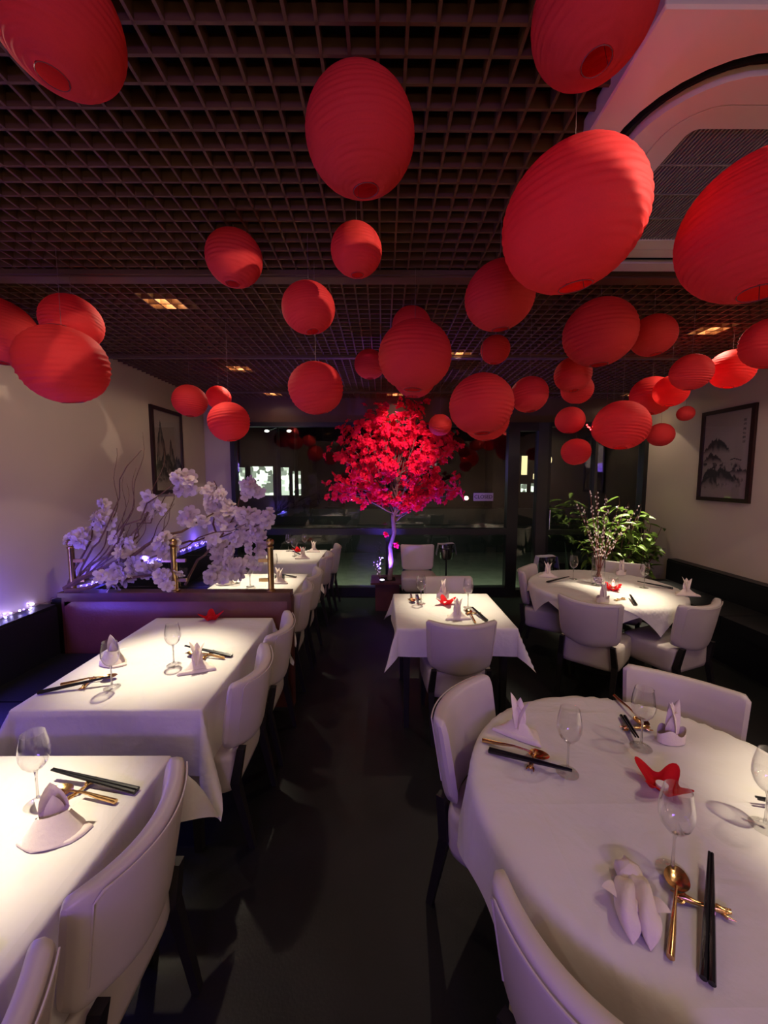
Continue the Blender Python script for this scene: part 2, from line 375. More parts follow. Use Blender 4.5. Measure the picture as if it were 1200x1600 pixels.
# ------------------------------------------------------------------ window front
def framebox(name, x0, x1, z0, z1, m='frame', d0=-.05, d1=.08):
    return struct(name, G().box(x0, x1, YB + d0, YB + d1, z0, z1), M[m], smooth=False)
win = framebox('window_1', -2.19, -2.13, 0, 2.56)
for nm, a in (('sill', (-2.13, 1.83, 0, .137)), ('top_rail', (-2.13, 1.83, 2.50, 2.56)), ('cross_rail', (-2.13, 1.83, .93, 1.02)), ('mullion', (.05, .11, .137, .93)), ('post', (1.83, 1.95, 0, 2.56))):
    struct(nm, G().box(a[0], a[1], YB - .05, YB + .08, a[2], a[3]), M['frame'], win, smooth=False)
pane = struct('pane', G().box(-2.13, 1.83, YB + .01, YB + .016, 1.02, 2.50), M['window'], win, smooth=False)
struct('pane', G().box(-2.13, .05, YB + .01, YB + .016, .137, .93), M['window'], win, smooth=False)
struct('pane', G().box(.11, 1.83, YB + .01, YB + .016, .137, .93), M['window'], win, smooth=False)
door = framebox('door_1', 1.95, 1.99, 0, 2.56)
for nm, a, mm in (('stile', (2.26, 2.41, 0, 2.56), 'frame_grey'), ('sill', (1.99, 2.26, 0, .10), 'frame'), ('top_rail', (1.99, 2.26, 2.44, 2.56), 'frame')):
    struct(nm, G().box(a[0], a[1], YB - .05, YB + .08, a[2], a[3]), M[mm], door, smooth=False)
struct('pane', G().box(1.99, 2.26, YB + .01, YB + .016, .10, 2.44), M['window'], door, smooth=False)
obj('door_handle', G().tube([(2.44, YB - .05, 1.02), (2.44, YB - .10, 1.02), (2.44, YB - .10, 1.30), (2.44, YB - .05, 1.30)], .010, 8), M['steel'], door)
win2 = framebox('window_2', 2.41, 2.45, 0, 2.56)
for nm, a, mm in (('mullion', (3.09, 3.13, 0, 2.56), 'frame_grey'), ('sill', (2.45, 3.80, 0, .50), 'frame'), ('cross_rail', (2.45, 3.80, .93, 1.0), 'frame'), ('top_rail', (2.45, 3.80, 2.5, 2.56), 'frame'), ('post', (3.80, XR, 0, 2.56), 'frame')):
    struct(nm, G().box(a[0], a[1], YB - .05, YB + .08, a[2], a[3]), M[mm], win2, smooth=False)
for a in ((2.45, 3.09, .5, .93), (3.13, 3.80, .5, .93), (2.45, 3.09, 1.0, 2.5), (3.13, 3.80, 1.0, 2.5)):
    struct('pane', G().box(a[0], a[1], YB + .01, YB + .016, a[2], a[3]), M['window'], win2, smooth=False)
# door sign
sg = obj('door_sign', G().box(-.145, .145, -.004, .004, -.058, .058), M['sign'], loc=(1.49, YB - .004, 1.485), smooth=False)
tag(sg, 'small pale rectangular sign reading CLOSED on the window beside the door', 'sign')
fc = bpy.data.curves.new('lettering', 'FONT'); fc.body = 'CLOSED'; fc.size = .072; fc.align_x = 'CENTER'; fc.align_y = 'CENTER'; fc.extrude = .0015; fc.offset = .001
fc.materials.append(M['ink']); ft = bpy.data.objects.new('lettering_curve', fc); C.objects.link(ft); bpy.context.view_layer.update()
lme = bpy.data.meshes.new_from_object(ft.evaluated_get(bpy.context.evaluated_depsgraph_get())); bpy.data.objects.remove(ft)
if not lme.materials: lme.materials.append(M['ink'])
link('lettering', lme, sg, (0, -.0055, 0), (R(90), 0, 0))

# ------------------------------------------------------------------ street outside
struct('ground_terrace', G().box(-12, 14, YB, 9.6, -.12, -.02), M['paving'], smooth=False)
struct('ground_road', G().box(-40, 40, 9.6, 70, -.14, -.06), M['asphalt'], smooth=False)
pw = obj('parapet_wall', G().box(-12, 14, 9.2, 9.4, -.02, .58), M['parapet'], smooth=False)
tag(pw, 'low dark parapet wall outside beyond the paving', 'wall')
obj('coping', G().box(-12, 14, 9.15, 9.45, .58, .64), M['frame_grey'], pw, smooth=False)
obj('glass_screen', G().box(-12, 14, 9.29, 9.31, .64, 1.02), M['parapet'], pw, smooth=False)
def building(name, label, x0, x1, y, h, wins, loc_y=None):
    b = thing(name, label, 'building')
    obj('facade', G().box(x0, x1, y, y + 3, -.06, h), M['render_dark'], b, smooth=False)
    for (a, b_, c, d, m_) in wins:
        f = obj('window_frame', G().box(a - .08, b_ + .08, y - .06, y + .0, c - .08, c).box(a - .08, b_ + .08, y - .06, y, d, d + .08).box(a - .08, a, y - .06, y, c, d).box(b_, b_ + .08, y - .06, y, c, d), M['frame_grey'], b, smooth=False)
        obj('lit_pane', G().box(a, b_, y - .03, y - .005, c, d), M[m_], f, smooth=False)
    return b
building('shop_building', 'dark building across the street with bright pale shop windows', -11.2, -4.1, 22, 9,
         [(-8.75, -8.2, 1.1, 2.2, 'shoplight'), (-8.0, -7.65, 1.0, 2.3, 'shoplight'), 
          (-7.35, -6.1, .75, 2.35, 'shoplight'), (-5.85, -5.2, .75, 2.3, 'shoplight'), (-5.0, -4.55, .75, 2.1, 'shoplight')])
building('corner_building', 'dark house across the street with an outlined upper window, behind the red tree', -4.0, 6.3, 24, 9,
         [(-3.55, -1.65, 4.1, 5.2, 'render_dark')])
building('far_shop', 'dark building with small warm lit shop windows seen past the door', 6.5, 15, 23, 9,
         [(8.15, 8.5, 1.9, 3.0, 'shopwarm'), (8.15, 8.5, .9, 1.35, 'shoplight'), (8.75, 9.35, .9, 1.4, 'shoplight'), (8.85, 9.15, 1.65, 1.95, 'shopwarm')])
def street_lamp(label, x, y, h, arms):
    t = thing('street_lamp', label, 'street lamp', (x, y, -.06))
    obj('pole', G().tube([(0, 0, 0), (0, 0, h * .5), (0, 0, h)], [.10, .08, .05], 8), M['frame_grey'], t)
    if arms:
        obj('arm', G().tube([(-.55, 0, h - .35), (0, 0, h - .15), (.55, 0, h - .35)], .03, 6), M['steel'], t)
        for s_ in (-1, 1): obj('lamp_head', G().ball((s_ * .45, 0, h - .32), .10, 8, 5, .5), M['streetlamp'], t)
    return t
street_lamp('tall street lamp outside with a lit two-armed head', -4.2, 16, 4.0, True)
street_lamp('thin bare street pole outside right of the two-armed lamp', -3.6, 16.5, 4.1, False)
cafe = thing('shop_globe', 'round pale glowing globe outside seen under a small lantern by the door', 'lamp', (4.1, 9.9, 2.2))
obj('globe', G().ball((0, 0, 0), .17, 16, 10), M['shopwarm'], cafe)
obj('hanger', G().tube([(0, 0, .17), (0, 0, .9), (0, .5, 1.4), (0, .5, -2.2)], .012, 6), M['frame'], cafe)

# ------------------------------------------------------------------ lanterns
def lantern_mesh(seed, ribs=20):
    rnd = random.Random(seed); g = G(); nu = 64; nv = ribs * 4; a0 = .25
    ph = [rnd.uniform(0, 6.28) for _ in range(6)]
    def fn(u, v):
        a = 2 * PI * u; b = math.asin(a0) + (PI - 2 * math.asin(a0)) * v
        k = v * ribs; rb = abs(math.sin(PI * k)) ** .8
        am = .15 + .95 * max(0, noise.noise(Vector((v * 3.2 + seed, seed, math.cos(a) * .6))) + .35); r = 1 - .030 * rb * am + .004 * math.sin(9 * a + ph[0] + 3 * b) * rb
        r += .010 * noise.noise(Vector((math.cos(a) * 3 + seed, math.sin(a) * 3, b * 6))) * rb * 1.6
        r += .006 * math.sin(2 * a + ph[1]) + .006 * math.sin(3 * b + ph[2])
        tilt = .02 * math.cos(a + ph[3]) * math.sin(b)
        return (r * math.sin(b) * math.cos(a), r * math.sin(b) * math.sin(a), -.93 * r * math.cos(b) + tilt)
    g.grid(fn, nu, nv, True)
    return g.mesh('paper_shade', M['paper'], True, 80)
shade_me = [lantern_mesh(1, 20), lantern_mesh(5, 24), lantern_mesh(9, 17)]
def lantern_wire():
    g = G()
    for z in (-.925, .925):
        g.tube([(.235 * math.cos(2 * PI * i / 20), .235 * math.sin(2 * PI * i / 20), z * .98) for i in range(21)], .008, 4)
    g.tube([(-.235, 0, -.90), (-.18, 0, -.6), (-.10, 0, .6), (0, 0, .93), (.10, 0, .6), (.18, 0, -.6), (.235, 0, -.90)], .006, 4)
    g.tube([(-.235, 0, .905), (0, 0, .93), (.235, 0, .905)], .008, 4)
    return g.mesh('wire_frame', M['wire'])
wire_me = lantern_wire()
cord_me = G().tube([(0, 0, 0), (0, 0, 1)], .0012, 4).mesh('hanging_cord', M['cord'])
LN = [
 (-.68, .91, 2.73, .125, 'red lantern at the top left corner, cut by the photo edge'),
 (-.06, 1.17, 2.72, .15, 'tall-looking red lantern alone against the dark grid, top centre'),
 (.45, .92, 2.765, .125, 'red lantern cut by the top edge beside the air conditioner'),
 (.56, 1.22, 2.53, .20, 'largest red lantern with white-lit crumpled side, below the air conditioner'),
 (1.06, 1.15, 2.47, .20, 'very large red lantern cut by the right edge in front of the grille'),
 (-.67, 1.87, 2.765, .125, 'red lantern before the first ceiling beam, left of two level ones'),
 (-.10, 1.61, 2.66, .10, 'red lantern below the tall top-centre one, crossing the first beam'),
 (-.35, 1.94, 2.58, .125, 'red lantern below and between the two on the first beam'),
 (-1.60, 2.03, 2.34, .20, 'large orange-lit ribbed lantern before the left wall'),
 (-1.71, 2.25, 2.63, .15, 'dark red lantern just above and behind the orange-lit left one'),
 (-2.28, 2.42, 2.64, .20, 'dark red lantern cut by the left edge near the wall'),
 (-.36, 2.18, 2.26, .15, 'red lantern hanging alone just left of the red tree top'),
 (.18, 2.21, 2.44, .20, 'large ribbed lantern in the very centre above the red tree'),
 (.19, 2.60, 2.745, .125, 'red lantern peeping out above the large centre one'),
 (.26, 3.22, 2.58, .175, 'red lantern peeping out below the large centre one'),
 (-.10, 3.27, 2.69, .125, 'small red lantern half hidden at left of the large centre one'),
 (.51, 1.77, 2.56, .15, 'red lantern tucked at lower left of the largest one'),
 (.77, 2.74, 2.64, .10, 'small round lantern alone right of the large centre one'),
 (.62, 2.49, 2.23, .20, 'big lantern right of the tree crown, overlapping one below it'),
 (.80, 3.05, 2.22, .175, 'lantern bulging out below the big one right of the tree'),
 (.99, 2.68, 2.33, .125, 'medium red lantern at the right of the doubled pair by the tree'),
 (1.26, 2.34, 2.61, .20, 'large egg-shaped lantern below the largest one, right of centre'),
 (1.62, 2.41, 2.62, .125, 'dark red lantern with bright edge right of the large egg-shaped one'),
 (1.33, 2.79, 2.49, .125, 'upper of two lanterns under the large egg-shaped one'),
 (1.59, 3.25, 2.49, .125, 'lower of two lanterns under the large egg-shaped one'),
 (1.67, 3.52, 2.28, .125, 'small lantern left of the red fairy lights, upper of two'),
 (1.71, 3.47, 2.00, .125, 'lowest small lantern against the dark door glass'),
 (1.87, 3.09, 2.18, .20, 'large ribbed lantern above the vase of willow twigs'),
 (2.36, 4.05, 2.28, .20, 'lantern edge showing behind the large one above the vase'),
 (2.38, 3.51, 2.49, .175, 'glowing lantern above the large one over the vase'),
 (2.08, 2.69, 2.48, .125, 'dark red long-looking lantern before the right wall top'),
 (2.27, 3.13, 2.45, .125, 'lantern mostly hidden under the dark long-looking one'),
 (2.64, 3.02, 2.59, .15, 'bright rimmed lantern against the right wall top'),
 (3.08, 4.02, 2.42, .08, 'tiny orange lantern above the right hand picture corner'),
 (2.86, 4.05, 2.21, .125, 'dark red flat-looking lantern before the right wall'),
 (2.28, 2.36, 2.56, .15, 'lantern cut by the right edge under the very large one'),
 (-1.73, 3.60, 2.46, .15, 'red lantern by the left wall picture, left of three'),
 (-1.68, 4.11, 2.59, .125, 'small red lantern at the back of the three by the left picture'),
 (-1.12, 2.91, 2.18, .15, 'red lantern with bright round glow, front of three by the left picture'),
 (.63, 4.30, 2.34, .125, 'small round lantern in front of the red tree crown'),
]
for i, (x, y, z, r, lab) in enumerate(LN):
    t = thing('paper_lantern', lab, 'lantern', (x, y, z), 0, 'red paper lanterns under the grid ceiling')
    rt_ = (R(random.uniform(-9, 9)), R(random.uniform(-9, 9)), random.uniform(0, 6.28))
    link('paper_shade', shade_me[i % 3], t, rot=rt_, sc=(r, r, r)); link('wire_frame', wire_me, t, rot=rt_, sc=(r, r, r))
    link('hanging_cord', cord_me, t, (0, 0, .86 * r), sc=(1, 1, HC + .02 - z - .86 * r))
# red led garland between small lanterns
gl = thing('red_led_garland', 'short string of bright red lights between two lanterns near the door', 'string lights', (1.72, 3.25, 2.20))
pts = [(-.04 + .03 * i, .02 * math.sin(i), -.02 * math.sin(i * 1.3) + .0) for i in range(6)]
obj('wire', G().tube(pts + [(pts[-1][0], pts[-1][1], HC - 2.20)], .0015, 4), M['wire'], gl)
bm = G().ball((0, 0, 0), .006, 6, 4).mesh('bulb', M['red_led'])
for p in pts: link('bulb', bm, gl, (p[0], p[1] - .006, p[2] + .004)); link('bulb', bm, gl, (p[0] + .01, p[1] - .006, p[2] - .012))

# ------------------------------------------------------------------ chairs
def make_chair():
    t = thing('dining_chair', '', 'chair')
    def prof(u):           # u in -1..1 -> y (front +), half height factor
        return .075 * u * u
    # backrest as loft of rounded-rect sections
    g = G(); nu, nl = 26, 20
    def fn(a, b):
        u = -1 + 2 * a
        e = max(0, abs(u) - .90) / .10
        sh = math.sqrt(max(0, 1 - e * e)) if e > 0 else 1
        q = 2 * PI * b
        t_ = .036 * (.25 + .75 * sh)
        ztop = .845 - .018 * (1 - u * u) - .02 * (1 - sh); zbot = .465 + .05 * u * u + .03 * (1 - sh)
        zc = (ztop + zbot) / 2; hh = (ztop - zbot) / 2
        cx_, sx_ = math.cos(q), math.sin(q)
        px = math.copysign(abs(cx_) ** .35, cx_); pz = math.copysign(abs(sx_) ** .28, sx_)
        z = zc + hh * pz
        yy = prof(u) + t_ * px * (1 - .25 * abs(pz) ** 6) - .235 - (z - .48) * .16
        width = .215 + .022 * (z - .5) / .35
        return (u * width, yy, z)
    g.grid(fn, nu, nl)
    capn = nl
    g.f.append(tuple(range(0, capn))[::-1]); g.f.append(tuple(nu * (nl + 1) + k for k in range(capn)))
    bk = obj('backrest', g, M['leather'], t, ang=60)
    def back_pt(u, z): return (u * (.215 + .022 * (z - .5) / .35), prof(u) - .0355 - .235 - (z - .48) * .16, z)
    ring_ = [back_pt(-.90, .575 + .235 * i / 8) for i in range(9)]
    for i in range(1, 25):
        u = -.90 + 1.80 * i / 24; ring_.append(back_pt(u, .845 - .018 * (1 - u * u) - .014))
    ring_ += [back_pt(.90, .81 - .235 * i / 8) for i in range(9)]
    obj('piping', G().tube(ring_, .0030, 5), M['leather'], bk)
    # seat
    g = G()
    def fs(a, b):
        q = 2 * PI * a; c_, s_ = math.cos(q), math.sin(q)
        ex = math.copysign(abs(c_) ** .3, c_); ey = math.copysign(abs(s_) ** .3, s_)
        lv_ = [(.0, .285), (.90, .285), (.97, .295), (1.0, .325), (1.0, .445), (.985, .468), (.93, .480), (.6, .488), (0, .49)]
        k = min(int(b * 8 + .5), 8); s, z = lv_[k]
        wy = .225 * (1 - .06 * (ey < 0))
        return (ex * s * (.232 + .012 * ey), ey * s * wy + .0, z)
    g.grid(fs, 40, 8, True); obj('seat', g, M['leather'], t, ang=50)
    for sx in (-1, 1):
        obj('leg', G().prism((sx * .205, .20, 0), (sx * .20, .19, .33), .028, .042), M['black_wood'], t, smooth=False)
        obj('leg', G().prism((sx * .19, -.275, 0), (sx * .195, -.205, .34), .028, .040).prism((sx * .195, -.205, .34), (sx * .180, -.232, .50), .040, .034), M['black_wood'], t, smooth=False)
    return t
ch = Once(make_chair())
def chair(bx, by, facing_deg, label, group):      # bx,by = centre of the top of the backrest; facing direction in degrees from +x
    a = R(facing_deg); o = .26
    return ch.put(label, (bx + math.cos(a) * o, by + math.sin(a) * o, 0), a - PI / 2, group)
gL = 'cream chairs along the left tables'
chair(-.66, 1.02, 180, 'cream chair with tall curved back at the nearest left table, farther of its two', gL)
chair(-.66, .50, 180, 'cream chair in the bottom left corner, only its curved back in view', gL)
chair(-.64, 1.93, 180, 'nearer cream chair at the table before the brown partition', gL)
chair(-.64, 2.47, 180, 'farther cream chair at the table before the brown partition, by its end', gL)
chair(-.66, 3.30, 180, 'nearer cream chair at the table behind the partition', gL)
chair(-.66, 3.82, 180, 'farther cream chair at the table behind the partition', gL)
chair(-.66, 4.72, 180, 'nearer cream chair at the farthest left table', gL)
chair(-.62, 5.28, 180, 'cream chair lit blue at its back at the farthest left table', gL)
gM = 'cream chairs at the middle square table'
chair(.525, 2.46, 90, 'cream chair seen from behind, nearest side of the middle square table', gM)
chair(.62, 3.66, -90, 'cream chair on the far side of the middle square table', gM)
chair(.49, 5.42, -90, 'cream chair standing alone by the window beside the tree planter', 'spare chairs')
gE = 'cream chairs around the round table with the vase'
chair(1.50, 4.02, -36, 'cream chair at the left of the round table with the vase', gE)
chair(1.58, 2.92, 48, 'cream chair seen from behind in front of the round table with the vase', gE)
chair(2.42, 2.84, 112, 'cream chair seen from the side at the right of the round vase table', gE)
chair(2.66, 4.28, -125, 'cream chair behind the round vase table in front of the plants', gE)
gF = 'cream chairs around the front round table'
chair(.33, 1.63, -38, 'cream chair with pink-lit back at the left of the front round table', gF)
chair(1.42, 1.76, -130, 'cream chair with wide back behind the front round table', gF)
chair(.385, .655, 38, 'cream chair at the bottom edge, before the front round table', gF)

# ------------------------------------------------------------------ tables and cloths
TZ = .745
def drop(d, rho=.012):
    if d <= 0: return 0, 0
    if d < rho * PI / 2: q = d / rho; return rho * math.sin(q), rho * (1 - math.cos(q))
    return rho, rho + d - rho * PI / 2
def rect_cloth(x0, x1, y0, y1, ov, seed, flare=.20, ovx=None):
    cx_, cy_ = (x0 + x1) / 2, (y0 + y1) / 2; hx, hy = (x1 - x0) / 2, (y1 - y0) / 2; ovx = ov if ovx is None else ovx
    def axis(h, o):
        return sorted(set([-h - o * k / 7 for k in range(1, 8)] + [-h - .006, -h - .014] + [-h + 2 * h * k / 22 for k in range(23)] + [h + .006, h + .014] + [h + o * k / 7 for k in range(1, 8)]))
    sx, sy = axis(hx, ovx), axis(hy, ov)
    g = G(); rnd = random.Random(seed); ph = rnd.uniform(0, 6)
    vs = []
    for s in sx:
        for t in sy:
            dx = max(0, abs(s) - hx); dy = max(0, abs(t) - hy); r = math.hypot(dx, dy)
            px, py = max(-hx, min(hx, s)), max(-hy, min(hy, t))
            if r > 0:
                ux, uy = math.copysign(dx, s) / r, math.copysign(dy, t) / r
                o, dz = drop(r)
                corner = min(dx, dy) / (r + 1e-6)
                fl = (.05 + flare * 1.5 * corner) * max(0, r - .02)
                rip = .010 * min(1, r / .15) * math.sin((s * 9 + t * 11) + ph)
                o = o + fl + rip
                # neighbouring cloth is drawn in behind the hanging corner
                z = -dz * (1 - .03 * corner)
                px += ux * o; py += uy * o
            else:
                z = .0012 * noise.noise(Vector((s * 5 + seed, t * 5, 0)))
            vs.append((cx_ + px, cy_ + py, TZ + .006 + z))
    n_ = len(sy); fs = [(i * n_ + j, (i + 1) * n_ + j, (i + 1) * n_ + j + 1, i * n_ + j + 1) for i in range(len(sx) - 1) for j in range(n_ - 1)]
    return g.add(vs, fs)
def rect_table(x0, x1, y0, y1, label):
    t = thing('dining_table', label, 'table', ((x0 + x1) / 2, (y0 + y1) / 2, 0), 0, 'rectangular tables')
    hx, hy = (x1 - x0) / 2 - .004, (y1 - y0) / 2 - .004
    obj('table_top', G().box(-hx, hx, -hy, hy, TZ - .03, TZ), M['brown_wood'], t, smooth=False)
    for sx in (-1, 1):
        for sy in (-1, 1): obj('leg', G().prism((sx * (hx - .06), sy * (hy - .06), 0), (sx * (hx - .06), sy * (hy - .06), TZ - .03), .035, .05), M['black_wood'], t, smooth=False)
def cloth_obj(g, label, grp):
    o = obj('tablecloth', g, M['cloth'], ang=180); tag(o, label, 'tablecloth', grp); return o
A_, B_, C_, D_, M_ = (-1.60, -.79, .12, 1.36), (-1.645, -.81, 1.66, 2.78), (-1.61, -.80, 3.15, 4.08), (-1.56, -.79, 4.60, 5.46), (.108, .92, 2.585, 3.366)
rect_table(*A_, 'table under the nearest left white cloth'); rect_table(*B_, 'table before the brown partition under white cloth')
rect_table(*C_, 'table just behind the partition under white cloth'); rect_table(*D_, 'farthest left table by the window under white cloth')
rect_table(*M_, 'small square table in the middle under white cloth')
gc = 'white cloths on the rectangular tables'
cloth_obj(rect_cloth(*A_, .29, 1, .42, .27), 'white cloth on the nearest left table, cut by the left edge', gc)
gB = rect_cloth(*B_, .31, 2, .42, .28); gB.v = [(x, min(y, 2.852), z) for x, y, z in gB.v]
cloth_obj(gB, 'white cloth with violet front on the long table before the partition', gc)
cloth_obj(rect_cloth(*C_, .26, 3, .40, .24), 'white cloth on the table just behind the partition', gc)
cloth_obj(rect_cloth(*D_, .26, 4, .40, .24), 'white cloth on the farthest left table by the window', gc)
cloth_obj(rect_cloth(*M_, .20, 5, .42), 'white cloth with wide hanging corners on the middle square table', gc)
def round_cloth(cx_, cy_, rad, half, rot, seed, zo=.006, n_=40, ph=0, amp=.05, nf=9):
    g = G(); vs = []
    for i in range(n_ + 1):
        for j in range(n_ + 1):
            s = -half + 2 * half * i / n_; t = -half + 2 * half * j / n_
            r = math.hypot(s, t); a = math.atan2(t, s)
            if r > rad:
                o, dz = drop(r - rad)
                o = o + .05 * (r - rad) + min(1, (r - rad) / .2) * amp * (.5 + .5 * math.cos(nf * a + ph)) * .8
                rr = rad + o; z = -dz
                x, y = rr * math.cos(a), rr * math.sin(a)
            else:
                x, y = s, t; z = .001 * noise.noise(Vector((s * 5 + seed, t * 5, 0)))
            c_, s_ = math.cos(rot), math.sin(rot)
            vs.append((cx_ + x * c_ - y * s_, cy_ + x * s_ + y * c_, TZ + zo + z))
    fs = [(i * (n_ + 1) + j, (i + 1) * (n_ + 1) + j, (i + 1) * (n_ + 1) + j + 1, i * (n_ + 1) + j + 1) for i in range(n_) for j in range(n_)]
    return g.add(vs, fs)
def round_table(cx_, cy_, rad, label):
    t = thing('round_table', label, 'table', (cx_, cy_, 0), 0, 'round tables')
    obj('table_top', G().lathe([(.001, TZ - .03), (rad - .004, TZ - .03), (rad - .004, TZ), (.001, TZ)], 64), M['brown_wood'], t)
    obj('pedestal', G().lathe([(.25, 0), (.25, .03), (.05, .07), (.05, TZ - .08), (.15, TZ - .03)], 24), M['black_wood'], t)
FC, FR = (.895, 1.165), .585
EC, ER = (2.08, 3.60), .64
round_table(*FC, FR, 'large round table at the front right under white cloth')
round_table(*EC, ER, 'round table with the vase under two white cloths')
cloth_obj(round_cloth(*FC, FR, .80, R(12), 3, amp=.035, n_=64), 'white cloth on the large round front table', 'round table cloths')
cloth_obj(round_cloth(*EC, ER, .69, R(8), 4, amp=.03, n_=48), 'white under cloth on the round table with the vase', 'round table cloths')
cloth_obj(round_cloth(*EC, ER + .006, .62, R(53), 5, zo=.0105, amp=.02, n_=48), 'white top cloth with pointed corners on the round vase table', 'round table cloths')
TT = TZ + .0085      # surface things stand on
TE = TZ + .013

# ------------------------------------------------------------------ wine glasses
def make_glass():
    t = thing('wine_glass', '', 'glass')
    h = .235
    st = [(.0005, .0035), (.036, .002), (.0365, .0005), (.0365, .0025), (.012, .006), (.0045, .012), (.0035, .03), (.0032, .10), (.0045, .112), (.010, .118)]
    ft = obj('foot', G().lathe([(.0005, 0), (.037, 0), (.0372, .0015), (.030, .003), (.012, .006), (.006, .012), (.0005, .013)], 32), M['glass'], t)
    obj('stem', G().lathe([(.0058, .012), (.0036, .03), (.0033, .095), (.006, .11)], 12), M['glass_solid'], t)
    bowl = [(.0005, .108), (.008, .111), (.022, .121), (.034, .138), (.0405, .160), (.0405, .180), (.037, .205), (.0315, .232), (.0312, h), (.0306, h), (.0308, .230), (.0362, .204), (.0396, .180), (.0396, .160), (.033, .139), (.021, .1225), (.008, .1135), (.0005, .112)]
    obj('bowl', G().lathe(bowl, 36), M['glass'], t)
    return t
gs = bpy.data.materials.new('solid_glass'); gs.use_nodes = True; bs = gs.node_tree.nodes['Principled BSDF']
bs.inputs['Transmission Weight'].default_value = 1; bs.inputs['Roughness'].default_value = .02; bs.inputs['IOR'].default_value = 1.45
M['glass_solid'] = gs
wg = Once(make_glass()); gg = 'empty stemmed wine glasses on the tables'
for x, y, z, lab in ((-1.085, 1.15, TT, 'empty wine glass at the nearest left table, beside the folded napkin'),
    (-1.32, 1.83, TT, 'wine glass nearest the banquette on the table before the partition'),
    (-1.14, 2.06, TT, 'wine glass in the light pool on the table before the partition'),
    (-1.41, 3.71, TT, 'wine glass beside the napkin, left one behind the partition'),
    (-1.24, 3.60, TT, 'wine glass with broad bowl in the middle behind the partition'),
    (-1.12, 3.98, TT, 'wine glass just left of the right brass post behind the partition'),
    (-1.30, 5.36, TT, 'leftmost wine glass on the farthest left table'),
    (-1.14, 5.02, TT, 'nearest wine glass on the farthest left table'),
    (-1.08, 5.40, TT, 'right back wine glass beside the red candle on the farthest left table'),
    (.315, 3.09, TT, 'left wine glass on the middle square table'),
    (.675, 2.99, TT, 'right wine glass on the middle square table'),
    (1.92, 3.84, TE, 'wine glass left of the tall vase'),
    (2.42, 3.52, TE, 'wine glass right of the tall vase'),
    (2.20, 3.95, TE, 'wine glass half hidden behind the tall vase'),
    (.645, 1.27, TT, 'wine glass beside the chopsticks at the left of the front round table'),
    (.985, 1.395, TT, 'wine glass at the back of the front round table, beside an upright napkin'),
    (.755, .925, TT, 'wine glass in front of the red napkin, above the gold spoon'),
    (1.125, 1.055, TT, 'wine glass cut by the right edge on the front round table')):
    wg.put(lab, (x, y, z), 0, gg)

# ------------------------------------------------------------------ chopsticks, spoons, rests
cs_me = G().tube([(0, 0, 0), (.10, 0, 0), (.20, 0, 0), (.31, 0, 0)], [.0075, .0068, .0055, .0036], 8).mesh('chopstick', M['lacquer'], True, 30)
def chopsticks(p, q, z, where, raise_=.018):
    p = Vector(p); q = Vector(q); d = (q - p); a = math.atan2(d.y, d.x); nrm = Vector((-math.sin(a), math.cos(a)))
    for k, nm in ((-1, 'nearer'), (1, 'farther')):
        o = link('chopstick', cs_me, None, (p.x + nrm.x * .0068 * k, p.y + nrm.y * .0068 * k, z + .0075), (0, -math.atan(raise_ / .18), a + k * -.012))
        s_ = d.length / .31; o.scale = (s_, .95, .95)
        tag(o, f'{nm} black chopstick of the pair {where}', 'chopstick', 'black chopsticks')
def spoon_mesh():
    g = G()
    def bowl(u, v):
        a = 2 * PI * u; r = v
        x = .030 + .036 * r * math.cos(a); y = .027 * r * math.sin(a) * (1 + .12 * math.cos(a)); return (x, y, .006 - .010 * (1 - r * r))
    g.grid(bowl, 24, 6, True)
    g.tube([(.058, 0, .006), (.075, 0, .010), (.12, 0, .013), (.17, 0, .008), (.235, 0, .004)], [.0045, .0035, .0042, .0065, .0080], 8)
    o = g
    o.v = [(x, y, z * (1 if x < .06 else 1)) for x, y, z in o.v]
    return g.mesh('spoon', M['gold'], True, 50)
sp_me = spoon_mesh()
def spoon(p, q, z, label):      # p = bowl end, q = handle end
    d = Vector(q) - Vector(p); a = math.atan2(d.y, d.x)
    o = link('spoon', sp_me, None, (p[0], p[1], z + .012), (0, R(2.2), a)); tag(o, label, 'spoon', 'gold spoons'); return o
def rest_mesh():
    g = G()
    g.tube([(-.052, 0, .007), (-.035, 0, .011), (-.012, 0, .008), (.012, 0, .008), (.030, 0, .012), (.045, 0, .009), (.056, 0, .012)], [.004, .009, .005, .005, .009, .006, .003], 10)
    for s_ in (-1, 1):
        for e in (-1, 1):
            g.tube([(e * .034, 0, .006), (e * .044, s_ * .010, .005), (e * .060, s_ * .013, .006)], [.005, .004, .0015], 6)
    g.ball((.022, 0, .016), .006, 8, 5)
    return g.mesh('chopstick_rest', M['gold'], True, 50)
rs_me = rest_mesh()
def rest(x, y, z, deg, label):
    o = link('chopstick_rest', rs_me, None, (x, y, z), (0, 0, R(deg))); tag(o, label, 'chopstick rest', 'gold chopstick rests'); return o
chopsticks((-.80, 1.19), (-1.12, 1.245), TT, 'on the nearest left table above the napkin')
chopsticks((-.83, .74), (-1.13, .81), TT, 'cut by the left edge of the nearest left table')
chopsticks((-.86, 2.155), (-1.16, 2.22), TT, 'beside the aisle chair on the table before the partition')
chopsticks((-1.63, 1.775), (-1.345, 1.87), TT, 'on the banquette side of the table before the partition')
chopsticks((-.88, 3.92), (-1.10, 3.98), TT, 'by the brass post on the table behind it')
chopsticks((-1.02, 5.00), (-1.22, 5.20), TT, 'on the farthest left table')
chopsticks((.745, 2.70), (.69, 2.92), TT, 'at the front right corner of the middle square table')
chopsticks((.30, 3.30), (.30, 3.10), TT, 'far left on the middle square table')
chopsticks((1.60, 3.70), (1.86, 3.80), TE, 'at the left of the round vase table')
